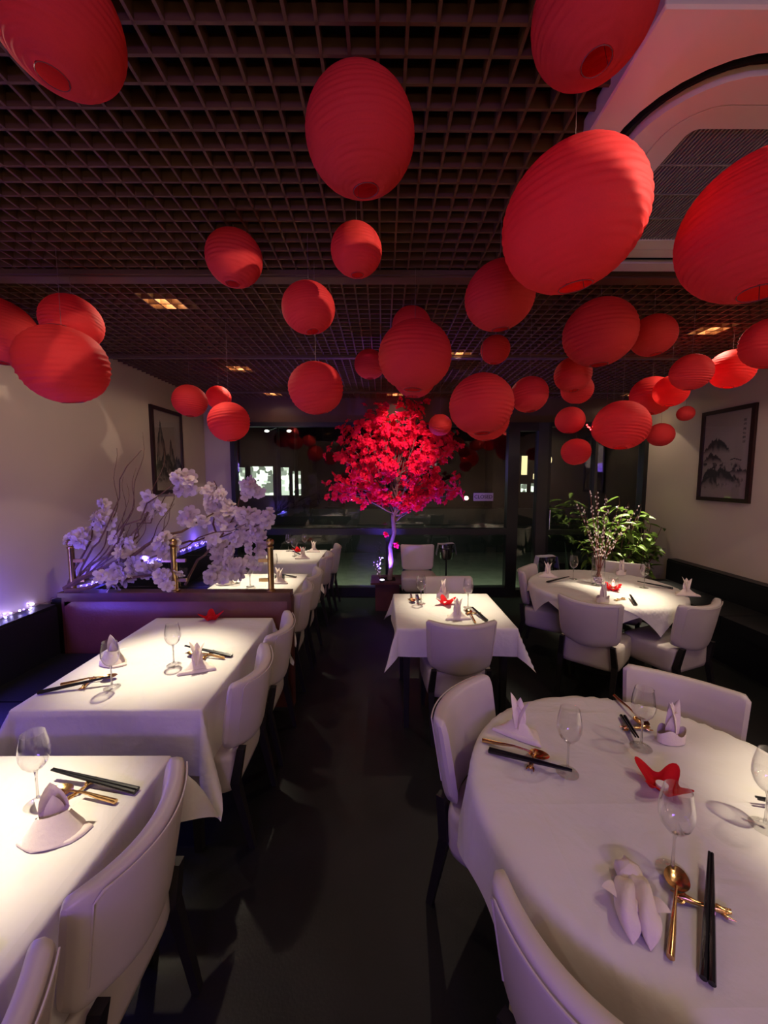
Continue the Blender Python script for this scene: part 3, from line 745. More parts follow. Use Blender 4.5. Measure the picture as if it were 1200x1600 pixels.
chopsticks((2.66, 3.48), (2.42, 3.62), TE, 'at the right of the round vase table')
chopsticks((2.02, 3.02), (2.10, 3.22), TE, 'at the front of the round vase table')
chopsticks((.40, 1.375), (.645, 1.235), TT, 'left on the front round table')
chopsticks((1.03, 1.58), (.985, 1.42), TT, 'at the back of the front round table')
chopsticks((.660, .700), (.868, .942), TT, 'at the round table front, right of the spoon')
chopsticks((1.36, 1.10), (1.17, 1.13), TT, 'cut off by the right edge')
spoon((-1.07, 1.19), (-.80, 1.14), TT, 'gold spoon partly behind the napkin on the nearest left table')
spoon((-1.12, 2.18), (-.86, 2.12), TT, 'gold spoon beside the aisle chair before the partition')
spoon((-1.36, 1.92), (-1.58, 1.85), TT, 'gold spoon on the banquette side before the partition')
spoon((.655, 2.90), (.655, 2.70), TT, 'gold spoon at the front of the middle square table')
spoon((.25, 3.10), (.25, 3.30), TT, 'gold spoon far left on the middle square table')
spoon((.60, 1.325), (.42, 1.415), TT, 'gold spoon over the chopsticks at the left of the front round table')
spoon((.765, .920), (.607, .732), TT, 'large-looking gold spoon in the front of the round table')
spoon((1.075, 1.50), (1.08, 1.62), TT, 'gold spoon at the back of the front round table')
rest(-.985, 1.19, TT, 75, 'gold rest under chopsticks on the nearest left table')
rest(-1.0, 2.165, TT, 80, 'gold rest beside the aisle chair before the partition')
rest(-1.46, 1.86, TT, 100, 'gold rest on the banquette side before the partition')
rest(.685, 2.845, TT, 5, 'gold rest at the front of the middle square table')
rest(.275, 3.19, TT, 5, 'gold rest far left on the middle square table')
rest(1.98, 3.16, TE, 20, 'gold rest at the front of the round vase table')
rest(.545, 1.325, TT, 60, 'gold rest under chopsticks left on the front round table')
rest(1.035, 1.50, TT, 0, 'gold rest at the back of the front round table')
rest(.765, .842, TT, -22, 'large-looking gold bird-shaped rest in the front of the round table')

# ------------------------------------------------------------------ napkins
def petal(g, base, az, lean, L, W, cup=.35, twist=0, tipcurl=0.0, n1=10, n2=6):
    """upright leaf of folded cloth"""
    ca, sa = math.cos(az), math.sin(az)
    def fn(u, v):
        s = v * 2 - 1; ww = W * math.sin(PI * min(1, .18 + u * .82)) ** .8 if u < 1 else 0
        if u >= 1: ww = .0005
        bend = lean * u + tipcurl * u * u
        x = L * math.sin(bend) * u ; z = L * u * math.cos(bend)
        y = s * ww * .5; x += -cup * ww * (1 - s * s) * .6
        return (base[0] + x * ca - y * sa, base[1] + x * sa + y * ca, base[2] + z)
    g.grid(fn, n1, n2); return g
def pillow(g, outline, h, cxy, inset=.12, z0=0):
    cxv, cyv = cxy
    rings = [(1, 0), (1.0, h * .35), (1 - inset * .5, h * .8), (1 - inset * 2.2, h), (.3, h * 1.15), (.02, h * 1.2)]
    vs = []; n_ = len(outline)
    for s, z in rings:
        for (x, y) in outline: vs.append((cxv + (x - cxv) * s, cyv + (y - cyv) * s, z0 + z))
    fs = [(i * n_ + j, i * n_ + (j + 1) % n_, (i + 1) * n_ + (j + 1) % n_, (i + 1) * n_ + j) for i in range(len(rings) - 1) for j in range(n_)]
    g.add(vs, fs)
def tri_outline(pts, k=6):
    out = []
    for i, p in enumerate(pts):
        q = pts[(i + 1) % len(pts)]
        for j in range(k):
            f = j / k; m = math.sin(PI * f) * .004
            out.append((p[0] + (q[0] - p[0]) * f + m, p[1] + (q[1] - p[1]) * f - m))
    return out
def make_napkin(kind):
    t = thing('folded_napkin', '', 'napkin')
    g = G()
    if kind == 0:      # wide envelope base, wrapped collar, tall tongue
        pillow(g, tri_outline([(-.085, -.02), (-.03, -.055), (.06, -.045), (.095, .005), (.03, .045), (-.05, .03)]), .012, (0, -.01))
        fb = obj('folded_base', g, M['napkin'], t, ang=60)
        def collar(u, v):
            a = -PI * 1.05 + PI * 1.5 * u; r = .056 - .026 * v
            return (r * 1.35 * math.cos(a), r * math.sin(a) - .003, .006 + v * (.020 + .052 * math.sin(PI * (.2 + .65 * u))))
        obj('collar', G().grid(collar, 20, 5), M['napkin'], t, ang=80)
        for az, ln, L, W, cp in ((-1.35, .10, .155, .072, .5), (2.7, .75, .105, .05, .3), (2.3, .4, .09, .045, .3), (.3, .85, .105, .06, .3), (2.0, -.1, .11, .05, .3)):
            obj('petal', petal(G(), (0, .004, .012), az, ln, L, W, cp), M['napkin'], t, ang=80)
    elif kind == 1:    # fan / rabbit ears
        pillow(g, tri_outline([(-.095, -.035), (.095, -.035), (.06, .05), (-.06, .05)]), .018, (0, 0))
        obj('folded_base', g, M['napkin'], t, ang=60)
        def tent(u, v):
            x = -.085 + .17 * u; z = .018 + .055 * v * (1 - abs(2 * u - 1)) ** .7
            return (x * (1 - .35 * v), -.028 + .028 * v, z)
        obj('fold', G().grid(tent, 12, 4), M['napkin'], t, ang=80)
        for az, ln, L, W in ((2.9, .26, .150, .058), (.2, .30, .140, .055), (1.5, .10, .135, .055), (-1.6, .1, .11, .05)):
            obj('petal', petal(G(), (0, .0, .014), az, ln, L, W, .35), M['napkin'], t, ang=80)
    elif kind == 2:    # rolled, lying
        for s_, L in ((-1, .15), (1, .17)):
            def roll(u, v, s_=s_, L=L):
                a = 2 * PI * v; y = -L / 2 + L * u; r = (.019 + .006 * math.sin(PI * u) + .003 * math.sin(3 * a + 7 * u)) * (1 - abs(2 * u - 1) ** 6 * .97)
                return (s_ * (.0165 + .004 * math.sin(4 * u)) + r * math.cos(a), y + .006 * s_, max(.0005, r * .9 + r * .95 * math.sin(a)))
            obj('roll', G().grid(roll, 14, 14), M['napkin'], t, ang=80)
        pillow(g, tri_outline([(-.03, .055), (.03, .05), (.025, .105), (-.008, .125), (-.032, .10)]), .030, (0, .09)); obj('hood', g, M['napkin'], t, ang=70)
        for bx, az, L in ((.030, -.2, .045), (-.030, 3.3, .045), (.0, -1.5, .05)):
            obj('petal', petal(G(), (bx, .01, .01), az, 1.15, L, .045, .2), M['napkin'], t, ang=80)
    else:              # upright twin petals in a cuff
        def cuff(u, v):
            a = 2 * PI * u; r = .042 + .006 * math.cos(2 * a)
            return (r * 1.1 * math.cos(a), r * .8 * math.sin(a), .001 + .045 * v + .012 * v * math.cos(3 * a))
        obj('cuff', G().grid(cuff, 28, 4, True), M['napkin'], t, ang=80)
        for az, ln, L, W in ((.2, .16, .165, .055), (3.0, .10, .155, .060), (-1.4, .14, .125, .065), (1.5, .05, .15, .05)):
            obj('petal', petal(G(), (0, 0, .006), az, ln, L, W, .5), M['napkin'], t, ang=80)
    return t
nk = [Once(make_napkin(k)) for k in range(4)]; gn = 'folded cream napkins on the tables'
for k, x, y, z, dg, lab in (
    (0, -.945, 1.045, TT, 12, 'cream napkin with a tall rounded tongue on the nearest left table'),
    (0, -1.49, 2.09, TT, -20, 'cream napkin on the banquette side before the partition'),
    (1, -.985, 2.005, TT, 20, 'cream pointed napkin beside the aisle before the partition'),
    (0, -1.50, 3.68, TT, 10, 'cream napkin at the left behind the partition, brightly lit'),
    (1, -1.00, 3.72, TT, 0, 'cream napkin right of the brass post behind the partition'),
    (1, -.94, 5.30, TT, 0, 'far cream napkin on the farthest left table'),
    (1, -1.00, 4.86, TT, 0, 'shaded near napkin with two ears on the farthest left table'),
    (3, .515, 3.24, TT, 0, 'bright yellow-lit napkin standing on the middle square table'),
    (1, .545, 2.76, TT, 5, 'napkin in front of the red one on the middle square table'),
    (1, 1.70, 3.93, TE, -15, 'pointed napkin at the left of the round vase table'),
    (3, 2.50, 4.00, TE, 0, 'upright napkin on the far side of the round vase table'),
    (1, 2.64, 3.30, TE, -12, 'fan-shaped napkin at the right of the round vase table'),
    (3, 1.80, 3.10, TE, 0, 'small upright napkin at the front of the round vase table'),
    (1, .545, 1.475, TT, -35, 'tall pointed pink-lit napkin at the left of the front round table'),
    (3, 1.125, 1.43, TT, 0, 'upright two-eared napkin at the back of the front round table'),
    (2, .600, .835, TT, -24, 'rolled napkin lying in the front of the round table')):
    nk[k].put(lab, (x, y, z), R(dg), gn)

# red star-shaped napkin holders
def make_red():
    t = thing('red_napkin', '', 'napkin')
    def fn(u, v):
        a = 2 * PI * u; pk = abs(math.cos(2 * a)) ** 3
        r = .018 + v * (.030 + .040 * pk); z = .004 + .050 * v ** 1.6 * (.35 + .65 * pk) + .012 * math.sin(PI * v) * math.sin(4 * a + 1)
        return (r * math.cos(a), r * math.sin(a), max(.001, z))
    obj('folded_star', G().grid(fn, 56, 8, True).lathe([(.001, .002), (.022, .002)], 20), M['red_napkin'], t, ang=80)
    obj('tea_light', G().lathe([(.001, .004), (.017, .004), (.018, .016), (.001, .017)], 20), M['candle'], t)
    return t
rn = Once(make_red()); gr = 'red star-shaped napkins round tea lights'
rn.put('bright red folded star napkin in the middle of the front round table', (.925, 1.20, TT), .5, gr)
rn.put('red star napkin with glowing tea light on the middle square table', (.515, 3.08, TT), .2, gr)
rn.put('dark red napkin against the brown partition', (-1.235, 2.745, TT), .4, gr)
rn.put('pinkish red star napkin under the glass candle on the vase table', (2.09, 3.45, TE), .2, gr)
rn.put('red candle napkin on the farthest left table', (-1.17, 5.34, TT), .3, gr)
for x, y, z, lab in ((2.09, 3.45, TE, 'round glass candle holder on the red napkin by the vase'),):
    t = thing('candle_glass', lab, 'candle holder', (x, y, z + .018))
    obj('glass_cup', G().lathe([(.001, 0), (.030, 0), (.042, .03), (.042, .07), (.036, .10), (.034, .10), (.040, .07), (.040, .03), (.029, .003), (.001, .003)], 28), M['glass'], t)
    obj('flame', G().ball((0, 0, .035), .008, 8, 6, 1.8), M['flame'], t)
    point((x, y, z + .06), .12, (1, .45, .35), .01, 'candle_light')
bx = obj('small_box', G().box(-.045, .045, -.02, .02, 0, .045), M['lacquer'], loc=(-1.03, 3.86, TT), smooth=False); tag(bx, 'small dark table box beside the brass post', 'box')

# ------------------------------------------------------------------ banquettes and partition
def banquette(name, label, x0, x1, y0, y1, side, top, z_seat=.45):
    t = thing(name, label, 'bench', (0, 0, 0))
    # side = -1: wall on the left
    if side < 0: back = (x0, x0 + .14); seat = (x0 + .14, x1)
    else: back = (x1 - .14, x1); seat = (x0, x1 - .14)
    obj('back_cushion', G().box(*back, y0, y1, 0, top - .02).box(back[0] + .01, back[1] - .01, y0, y1, top - .02, top), M['black_leather'], t, smooth=False)
    k = max(1, int((y1 - y0) / .62)); st = (y1 - y0) / k
    for i in range(k):
        c = obj('seat_cushion', G().box(*seat, y0 + i * st + .006, y0 + (i + 1) * st - .006, z_seat - .12, z_seat), M['black_leather'], t, smooth=False)
    obj('plinth', G().box(seat[0] + .02, seat[1] - .03, y0, y1, 0, z_seat - .12), M['black_leather'], t, smooth=False)
    return t
banquette('banquette', 'black upholstered bench along the left wall before the partition', XL + .004, -1.95, -1.0, 2.86, -1, .83)
banquette('banquette', 'black upholstered bench along the left wall behind the partition', XL + .004, -1.95, 2.97, 5.60, -1, .83)
banquette('banquette', 'black upholstered bench along the right wall', 3.25, XR - .004, .2, 5.0, 1, .72)
pt = thing('partition', 'brown leather-padded low partition with three brass posts behind the table', 'partition', (0, 0, 0))
obj('core', G().box(-2.42, -.70, 2.885, 2.945, 0, .88), M['brown_wood'], pt, smooth=False)
def pad(u, v):
    x = -2.40 + 1.68 * u; q = v * 2 - 1
    return (x, 2.885 - .022 * (1 - q ** 4) * (1 - (2 * u - 1) ** 30), .40 + .44 * v)
obj('padded_panel', G().grid(pad, 30, 12), M['brown_leather'], pt)
obj('cap_rail', G().box(-2.43, -.69, 2.86, 2.965, .885, .915).box(-2.43, -.69, 2.87, 2.955, .875, .885), M['brown_wood'], pt, smooth=False)
obj('end_panel', G().box(-.70, -.685, 2.87, 2.955, 0, .875), M['brown_wood'], pt, smooth=False)
for x in (-2.345, -1.575, -.845):
    p = obj('post', G().lathe([(.034, .915), (.034, .925), (.022, .93), (.022, 1.24), (.026, 1.245), (.026, 1.255), (.010, 1.262)], 24, (x, 2.915, 0)), M['brass'], pt)
    obj('ball_finial', G().ball((x, 2.915, 1.288), .030, 20, 12), M['brass'], p)
for a, b in ((-2.345, -1.575), (-1.575, -.845)):
    obj('glass_panel', G().box(a + .04, b - .04, 2.912, 2.918, .95, 1.19), M['glass'], pt, smooth=False)
    for z in (1.0, 1.15):
        obj('clamp', G().box(a + .018, a + .09, 2.905, 2.925, z - .012, z + .012), M['brass'], pt, smooth=False)
        obj('clamp', G().box(b - .09, b - .018, 2.905, 2.925, z - .012, z + .012), M['brass'], pt, smooth=False)

# ------------------------------------------------------------------ flowers
def flower_mesh(name, m, petals, r, cup, seed, layers=2):
    rnd = random.Random(seed); g = G()
    for l in range(layers):
        for k in range(petals):
            az = 2 * PI * (k + .5 * l) / petals + rnd.uniform(-.15, .15); L = r * (1 - .25 * l) * rnd.uniform(.85, 1.1); W = L * .75
            el = cup + .5 * l + rnd.uniform(-.15, .25)
            ca, sa = math.cos(az), math.sin(az)
            P_ = []
            for u, ww in ((0, .12), (.5, .95), (.85, .85), (1.0, .35)):
                for s in (-1, 0, 1):
                    h = L * u; x = h * math.cos(el - .3 * u); z = h * math.sin(el - .3 * u) + (abs(s) * .10 * L * u) + rnd.uniform(-.03, .03) * L
                    y = s * ww * W * .5
                    P_.append((x * ca - y * sa, x * sa + y * ca, z))
            g.add(P_, [(i * 3 + j, (i + 1) * 3 + j, (i + 1) * 3 + j + 1, i * 3 + j + 1) for i in range(3) for j in range(2)])
    return g
white_fl = [flower_mesh('w', None, 6, .062, .25, s, 3) for s in (1, 2, 3)]
white_me = [g.mesh('blossom', M['white_petal'], True, 60) for g in white_fl]
red_fl = [flower_mesh('r', None, 5, .046, .3, s, 2) for s in (4, 5, 6)]
red_me = [g.mesh('blossom', M['red_petal'], True, 60) for g in red_fl]
def rand_rot(rnd, face=None):
    if face is not None:
        q = Vector(face).normalized().to_track_quat('Z', 'Y')
        e = (q @ Euler((rnd.uniform(-.8, .8), rnd.uniform(-.8, .8), rnd.uniform(0, 6.28))).to_quaternion()).to_euler(); return e
    return Euler((rnd.uniform(0, 6.28), rnd.uniform(0, 6.28), rnd.uniform(0, 6.28)))
def wiggle(a, b, rnd, n_=7, amp=.03):
    a, b = Vector(a), Vector(b); out = []
    for i in range(n_ + 1):
        f = i / n_; p = a.lerp(b, f)
        if 0 < i < n_: p += Vector((rnd.uniform(-amp, amp), rnd.uniform(-amp, amp) * .6, rnd.uniform(-amp, amp)))
        out.append(p)
    return out
def blossom_spray(name, label, stems, clusters, seed):
    rnd = random.Random(seed)
    t = thing(name, label, 'flower branch', (0, 0, 0))
    g = G()
    for a, b, r, am in stems:
        pts_ = wiggle(a, b, rnd, 9, am); g.tube(pts_, [r * (1 - .7 * i / 9) for i in range(10)], 6)
    obj('stem', g, M['twig'], t)
    for (x, y, z, rx, rz, n_) in clusters:
        for k in range(int(n_ * (2.2 if x < -1.45 else 1.75))):
            a = rnd.uniform(0, 6.28); q = math.sqrt(rnd.random()); dy = rnd.uniform(-.06, .06)
            s = rnd.uniform(.68, 1.08)
            link('blossom', rnd.choice(white_me), t, (x + rx * q * math.cos(a), y + dy, z + rz * q * math.sin(a)), rand_rot(rnd, (rnd.uniform(-.6, .6), -1, rnd.uniform(-.3, .6))), (s, s, s))
    return t
Y0 = 2.98
blossom_spray('blossom_branch', 'artificial branch of white blossom leaning over the left part of the partition',
    [((-2.40, 2.90, .935), (-1.30, 3.0, 1.50), .022, .02), ((-2.38, 2.90, .94), (-2.12, 2.97, 1.56), .010, .02), ((-2.38, 2.9, .94), (-1.58, 3.0, 1.74), .012, .03),
     ((-2.38, 2.88, .93), (-1.55, 2.95, 1.05), .018, .02), ((-2.1, 2.93, 1.05), (-1.05, 3.0, 1.42), .010, .02), ((-2.3, 2.9, 1.0), (-1.8, 2.96, 1.98), .008, .05), ((-2.0, 2.95, 1.2), (-1.62, 2.99, 1.66), .008, .03)],
    [(-1.52, 3.0, 1.74, .10, .08, 5), (-1.76, 3.0, 1.56, .08, .09, 6), (-2.12, 2.97, 1.50, .05, .10, 5), (-2.28, 2.95, 1.32, .10, .04, 5), (-1.44, 3.0, 1.47, .14, .05, 6),
     (-1.98, 2.98, 1.30, .10, .06, 4), (-1.88, 2.95, 1.13, .18, .12, 12), (-1.62, 2.92, 1.26, .07, .08, 6), (-1.60, 2.9, 1.03, .08, .06, 5), (-2.02, 2.92, 1.00, .14, .05, 5)], 11)
blossom_spray('blossom_branch', 'artificial branch of white blossom bunched before the window at the right part of the partition',
    [((-1.60, 3.08, 1.25), (-1.02, 3.1, 1.36), .010, .02), ((-1.55, 3.02, .93), (-1.05, 3.12, 1.68), .012, .03), ((-1.3, 3.1, 1.2), (-.88, 3.1, 1.48), .008, .02), ((-1.3, 3.1, 1.15), (-1.0, 3.15, 1.05), .008, .02), ((-1.35, 3.1, 1.2), (-1.35, 3.15, 1.75), .010, .03)],
    [(-1.05, 3.1, 1.68, .10, .06, 7), (-1.32, 3.14, 1.60, .12, .13, 14), (-1.14, 3.1, 1.45, .15, .10, 14), (-.92, 3.1, 1.46, .08, .05, 5), (-1.05, 3.1, 1.28, .12, .10, 12),
     (-1.28, 3.1, 1.22, .08, .10, 8), (-1.20, 3.05, 1.06, .14, .07, 9), (-1.34, 3.0, .99, .05, .06, 4), (-1.0, 3.12, 1.12, .08, .06, 5)], 12)
# twisted willow twigs rising by the wall
rnd = random.Random(3)
tw = thing('willow_twigs', 'bare curly willow twigs rising beside the left wall picture', 'twigs', (0, 0, 0))
g = G()
for k in range(13):
    a = Vector((-2.40, 2.93, .95)); ex = rnd.uniform(-2.0, -1.55); ez = rnd.uniform(1.35, 1.85) if k > 2 else (2.12, 2.0, 1.98)[k]
    if k < 3: ex = (-1.82, -2.05, -1.68)[k]
    b = Vector((ex, 3.02 + rnd.uniform(-.03, .05), ez)); pts_ = []
    ph = rnd.uniform(0, 6)
    for i in range(25):
        f = i / 24; p = a.lerp(b, f); p.x += .22 * math.sin(PI * f) * .6 + .022 * math.sin(f * 21 + ph) * f; p.z -= .22 * math.sin(PI * f) * .5; p.y += .02 * math.cos(f * 17 + ph) * f
        pts_.append(p)
    g.tube(pts_, [.0075 * (1 - .8 * i / 24) for i in range(25)], 5)
obj('twig', g, M['twig'], tw)

# ------------------------------------------------------------------ fairy lights on the left bench ledge
fl = thing('fairy_light_string', 'blue-white fairy light string along the top of the left bench by the wall', 'string lights', (0, 0, 0))
rnd = random.Random(9); pts_ = []
for i in range(170):
    y = 1.2 + i * .026
    pts_.append((-2.535 + .03 * math.sin(i * .9) + rnd.uniform(-.012, .012), y, .838 + abs(rnd.gauss(0, .010))))
obj('wire', G().tube(pts_, .0015, 3), M['wire'], fl)
bw = G().ball((0, 0, 0), .006, 6, 4).mesh('bulb', M['fairy']); bb = G().ball((0, 0, 0), .006, 6, 4).mesh('bulb', M['fairy_blue'])
for i, p in enumerate(pts_):
    if abs(p[1] - 2.92) < .1: continue
    link('bulb', bw if (i % 3 and p[1] < 2.9) else bb, fl, (p[0], p[1], p[2] + .004))

# ------------------------------------------------------------------ red tree in planter
rnd = random.Random(21)
pl = thing('wooden_planter', 'dark wooden planter box with overhanging top holding the red tree', 'planter', (.07, 5.22, 0))
obj('box', G().box(-.16, .16, -.16, .16, 0, .37), M['brown_wood'], pl, smooth=False)
obj('top_board', G().box(-.22, .22, -.22, -.11, .37, .395).box(-.22, .22, .11, .22, .37, .395).box(-.22, -.11, -.11, .11, .37, .395).box(.11, .22, -.11, .11, .37, .395), M['brown_wood'], pl, smooth=False)
obj('soil', G().box(-.11, .11, -.11, .11, .37, .385), M['soil'], pl, smooth=False)
up = thing('uplight', 'small glowing spotlight on the planter edge at the tree foot', 'spotlight', (.0, 5.05, .395))
obj('case', G().lathe([(.03, 0), (.035, .02), (.03, .03)], 16, cap=True), M['bulbcase'], up)
obj('lens', G().lathe([(.001, .033), (.024, .033), (.026, .029)], 16), M['uplight'], up)
tree = thing('red_blossom_tree', 'tall artificial tree with bright red blossom crown, lit blue at its foot', 'tree', (.10, 5.22, .385))
g = G()
trunk = [(0, 0, 0), (.03, 0, .25), (.01, .0, .45), (.07, 0, .65), (.05, 0, .85), (.09, 0, 1.0), (.10, 0, 1.25), (.07, 0, 1.6), (.10, 0, 2.0)]
g.tube(trunk, [.035, .030, .028, .026, .024, .022, .016, .012, .006], 8)
g.tube([(.02, .03, 0), (.0, .02, .3), (.05, .02, .6), (.03, .02, .9)], [.02, .018, .016, .01], 7)
obj('trunk', g, M['bark'], tree)
ends = []; bg = G()
for k in range(46):
    a = 2 * PI * k / 46 * 5.3; el = -.80 + 2.1 * ((k * .618) % 1)
    rx, ry, rz = 1.20, .42, .72
    b = Vector((.10, 0, 1.62)); h = rnd.uniform(.0, .6)
    st = Vector((.09, 0, .85 + h))
    q_ = .55 + .45 * ((k * .377) % 1); e = b + Vector((rx * math.cos(a) * math.cos(el) * q_, ry * math.sin(a) * math.cos(el) * q_, rz * math.sin(el) * (q_ if el < 0 else 1)))
    pts_ = wiggle(st, e, rnd, 6, .03); bg.tube(pts_, [.010 * (1 - .7 * i / 6) for i in range(7)], 5)
    ends.append(pts_)
for k in range(9):
    x0 = -.62 + 1.45 * k / 8; zt = 2.36 - .55 * abs(x0 - .15) ** 1.6 + rnd.uniform(-.06, .06)
    pts_ = wiggle((.09 + x0 * .3, 0, 1.5), (x0, rnd.uniform(-.08, .08), zt), rnd, 6, .02); bg.tube(pts_, [.007 * (1 - .7 * i / 6) for i in range(7)], 5); ends.append(pts_)
for k in range(9):
    e = Vector((-.22 + .09 * k, rnd.uniform(-.12, .12), rnd.uniform(.98, 1.12) + .35 * abs(k - 5) / 9)); pts_ = wiggle((.09, 0, .80), e, rnd, 6, .02)
    bg.tube(pts_, [.006 * (1 - .7 * i / 6) for i in range(7)], 5); ends.append([p.lerp(pts_[-1], .55) for p in pts_])
obj('branch', bg, M['bark'], tree)
fls = []
for pts_ in ends:
    nfl = rnd.randint(19, 25)
    for _ in range(nfl):
        f = rnd.uniform(.28, 1.04) ** .7 * 6; i = min(5, int(f)); p = pts_[i].lerp(pts_[i + 1], f - i)
        p = p + Vector((rnd.gauss(0, .045), rnd.gauss(0, .045), rnd.gauss(0, .045))); fls.append((p, rnd.uniform(.8, 1.25)))
fls.sort(key=lambda q: q[0].y)
for p, s in fls[:290]:
    link('blossom', rnd.choice(red_me), tree, p, rand_rot(rnd, (p.x, -.8, p.z - 1.3)), (s, s, s))
g = G()
for p, s in fls[290:]:
    g.merge(rnd.choice(red_fl), Matrix.LocRotScale(p, rand_rot(rnd, (p.x, rnd.uniform(-1, .6), p.z - 1.3)), Vector((s, s, s))))
ob = obj('blossom_mass', g, M['red_petal'], tree, ang=60); ob['kind'] = 'stuff'
for p in ((-.05, -.03, .62), (.09, -.04, .48)): link('blossom', red_me[0], tree, p, rand_rot(rnd, (0, -1, .3)))
BUD = G().ball((0, 0, 0), .009, 6, 4).mesh('bud', M['white_petal'])
sprig = thing('flower_sprig', 'small sprig of pale buds standing at the foot of the red tree', 'flower', (-.03, 5.17, .385))
g = G(); g2 = []
for k in range(5):
    e = Vector((rnd.uniform(-.10, .06), rnd.uniform(-.04, .02), rnd.uniform(.15, .34))); ps = wiggle((0, 0, 0), e, rnd, 5, .01); g.tube(ps, .0025, 4)
    for p in ps[2:]: g2.append(p + Vector((rnd.uniform(-.01, .01), -.008, 0)))
obj('stem', g, M['twig'], sprig); 
for p in g2: link('bud', BUD, sprig, p)

# ------------------------------------------------------------------ ice bucket stands
def bucket(label, x, y, h, towel=True):
    t = thing('wine_bucket_stand', label, 'bucket stand', (x, y, 0))
    obj('base', G().lathe([(.13, 0), (.13, .01), (.03, .03), (.012, .04)], 24), M['frame'], t)
    obj('pole', G().lathe([(.011, .03), (.011, h - .21)], 12), M['frame'], t)
    bk_ = obj('bucket', G().lathe([(.001, h - .21), (.075, h - .21), (.09, h - .19), (.105, h), (.110, h + .004), (.103, h), (.086, h - .185), (.001, h - .195)], 32), M['steel'], t)
    obj('ring', G().lathe([(.097, h - .06), (.112, h - .06), (.112, h - .05), (.097, h - .05)], 24), M['frame'], t)
    if towel:
        tt = obj('towel', towel_g(h), M['towel'], loc=(x, y, 0)); tag(tt, 'white towel draped over the ' + label.split(',')[0], 'towel', 'towels over bucket stands')
    return t
def towel_g(h):
    def fn(u, v):
        s = u * 2 - 1; x = s * .20; y = (v - .5) * .13
        if abs(x) < .115: z = h + .011 + .004 * math.sin(20 * x); xx = x
        else: z = h + .011 - (abs(x) - .115) * 1.9; xx = math.copysign(.115 + (abs(x) - .115) * .35, x)
        return (xx, y + .01 * math.sin(9 * x), z)
    return G().grid(fn, 24, 6)
bucket('wine bucket stand by the window, right of the lone chair', .91, 5.46, .83)
bucket('wine bucket stand behind the left chair of the vase table, half hidden', 2.02, 4.72, .80)

# ------------------------------------------------------------------ vase with willow catkins
vs_ = thing('glass_vase', 'tall clear cylinder vase holding budding twigs on the round table', 'vase', (2.045, 3.62, TE))
obj('glass_wall', G().lathe([(.001, 0), (.056, 0), (.058, .006), (.058, .30), (.054, .30), (.054, .012), (.001, .012)], 36), M['glass'], vs_)
pb = G(); rnd = random.Random(5)
for k in range(40):
    a = rnd.uniform(0, 6.28); q = .042 * math.sqrt(rnd.random()); pb.ball((q * math.cos(a), q * math.sin(a), .020 + rnd.uniform(0, .05)), .011, 7, 5)
o = obj('pale_pebbles', pb, M['sign'], vs_); o['kind'] = 'stuff'
bt = thing('budding_twigs', 'bunch of reddish twigs with pale catkin buds standing in the vase', 'twigs', (2.045, 3.62, TE + .10))
g = G(); g2 = G()
for k in range(13):
    a0 = rnd.uniform(0, 6.28); b0 = Vector((.02 * math.cos(a0), .02 * math.sin(a0), -.02))
    tx = -.24 + .62 * k / 12 + rnd.uniform(-.03, .03); e = Vector((tx, rnd.uniform(-.14, .14), rnd.uniform(.66, .86) - abs(tx - .02) * .30))
    m_ = Vector((tx * .12, 0, .22)); pts_ = []
    for i in range(13):
        f = i / 12; p = (b0 * (1 - f) ** 2 + m_ * 2 * f * (1 - f) + e * f * f); pts_.append(p + Vector((rnd.uniform(-.004, .004), 0, 0)))
    g.tube(pts_, [.0036 * (1 - .6 * i / 12) for i in range(13)], 5)
    for i in range(5, 13):
        for q in range(2):
            f = rnd.random(); p = pts_[i - 1].lerp(pts_[i], f) + Vector((rnd.choice((-1, 1)) * .007, rnd.uniform(-.006, .006), 0)); g2.ball(p, .0062, 6, 4, 1.5)
obj('twig', g, M['willow'], bt); o = obj('catkin_buds', g2, M['catkin'], bt); o['kind'] = 'stuff'

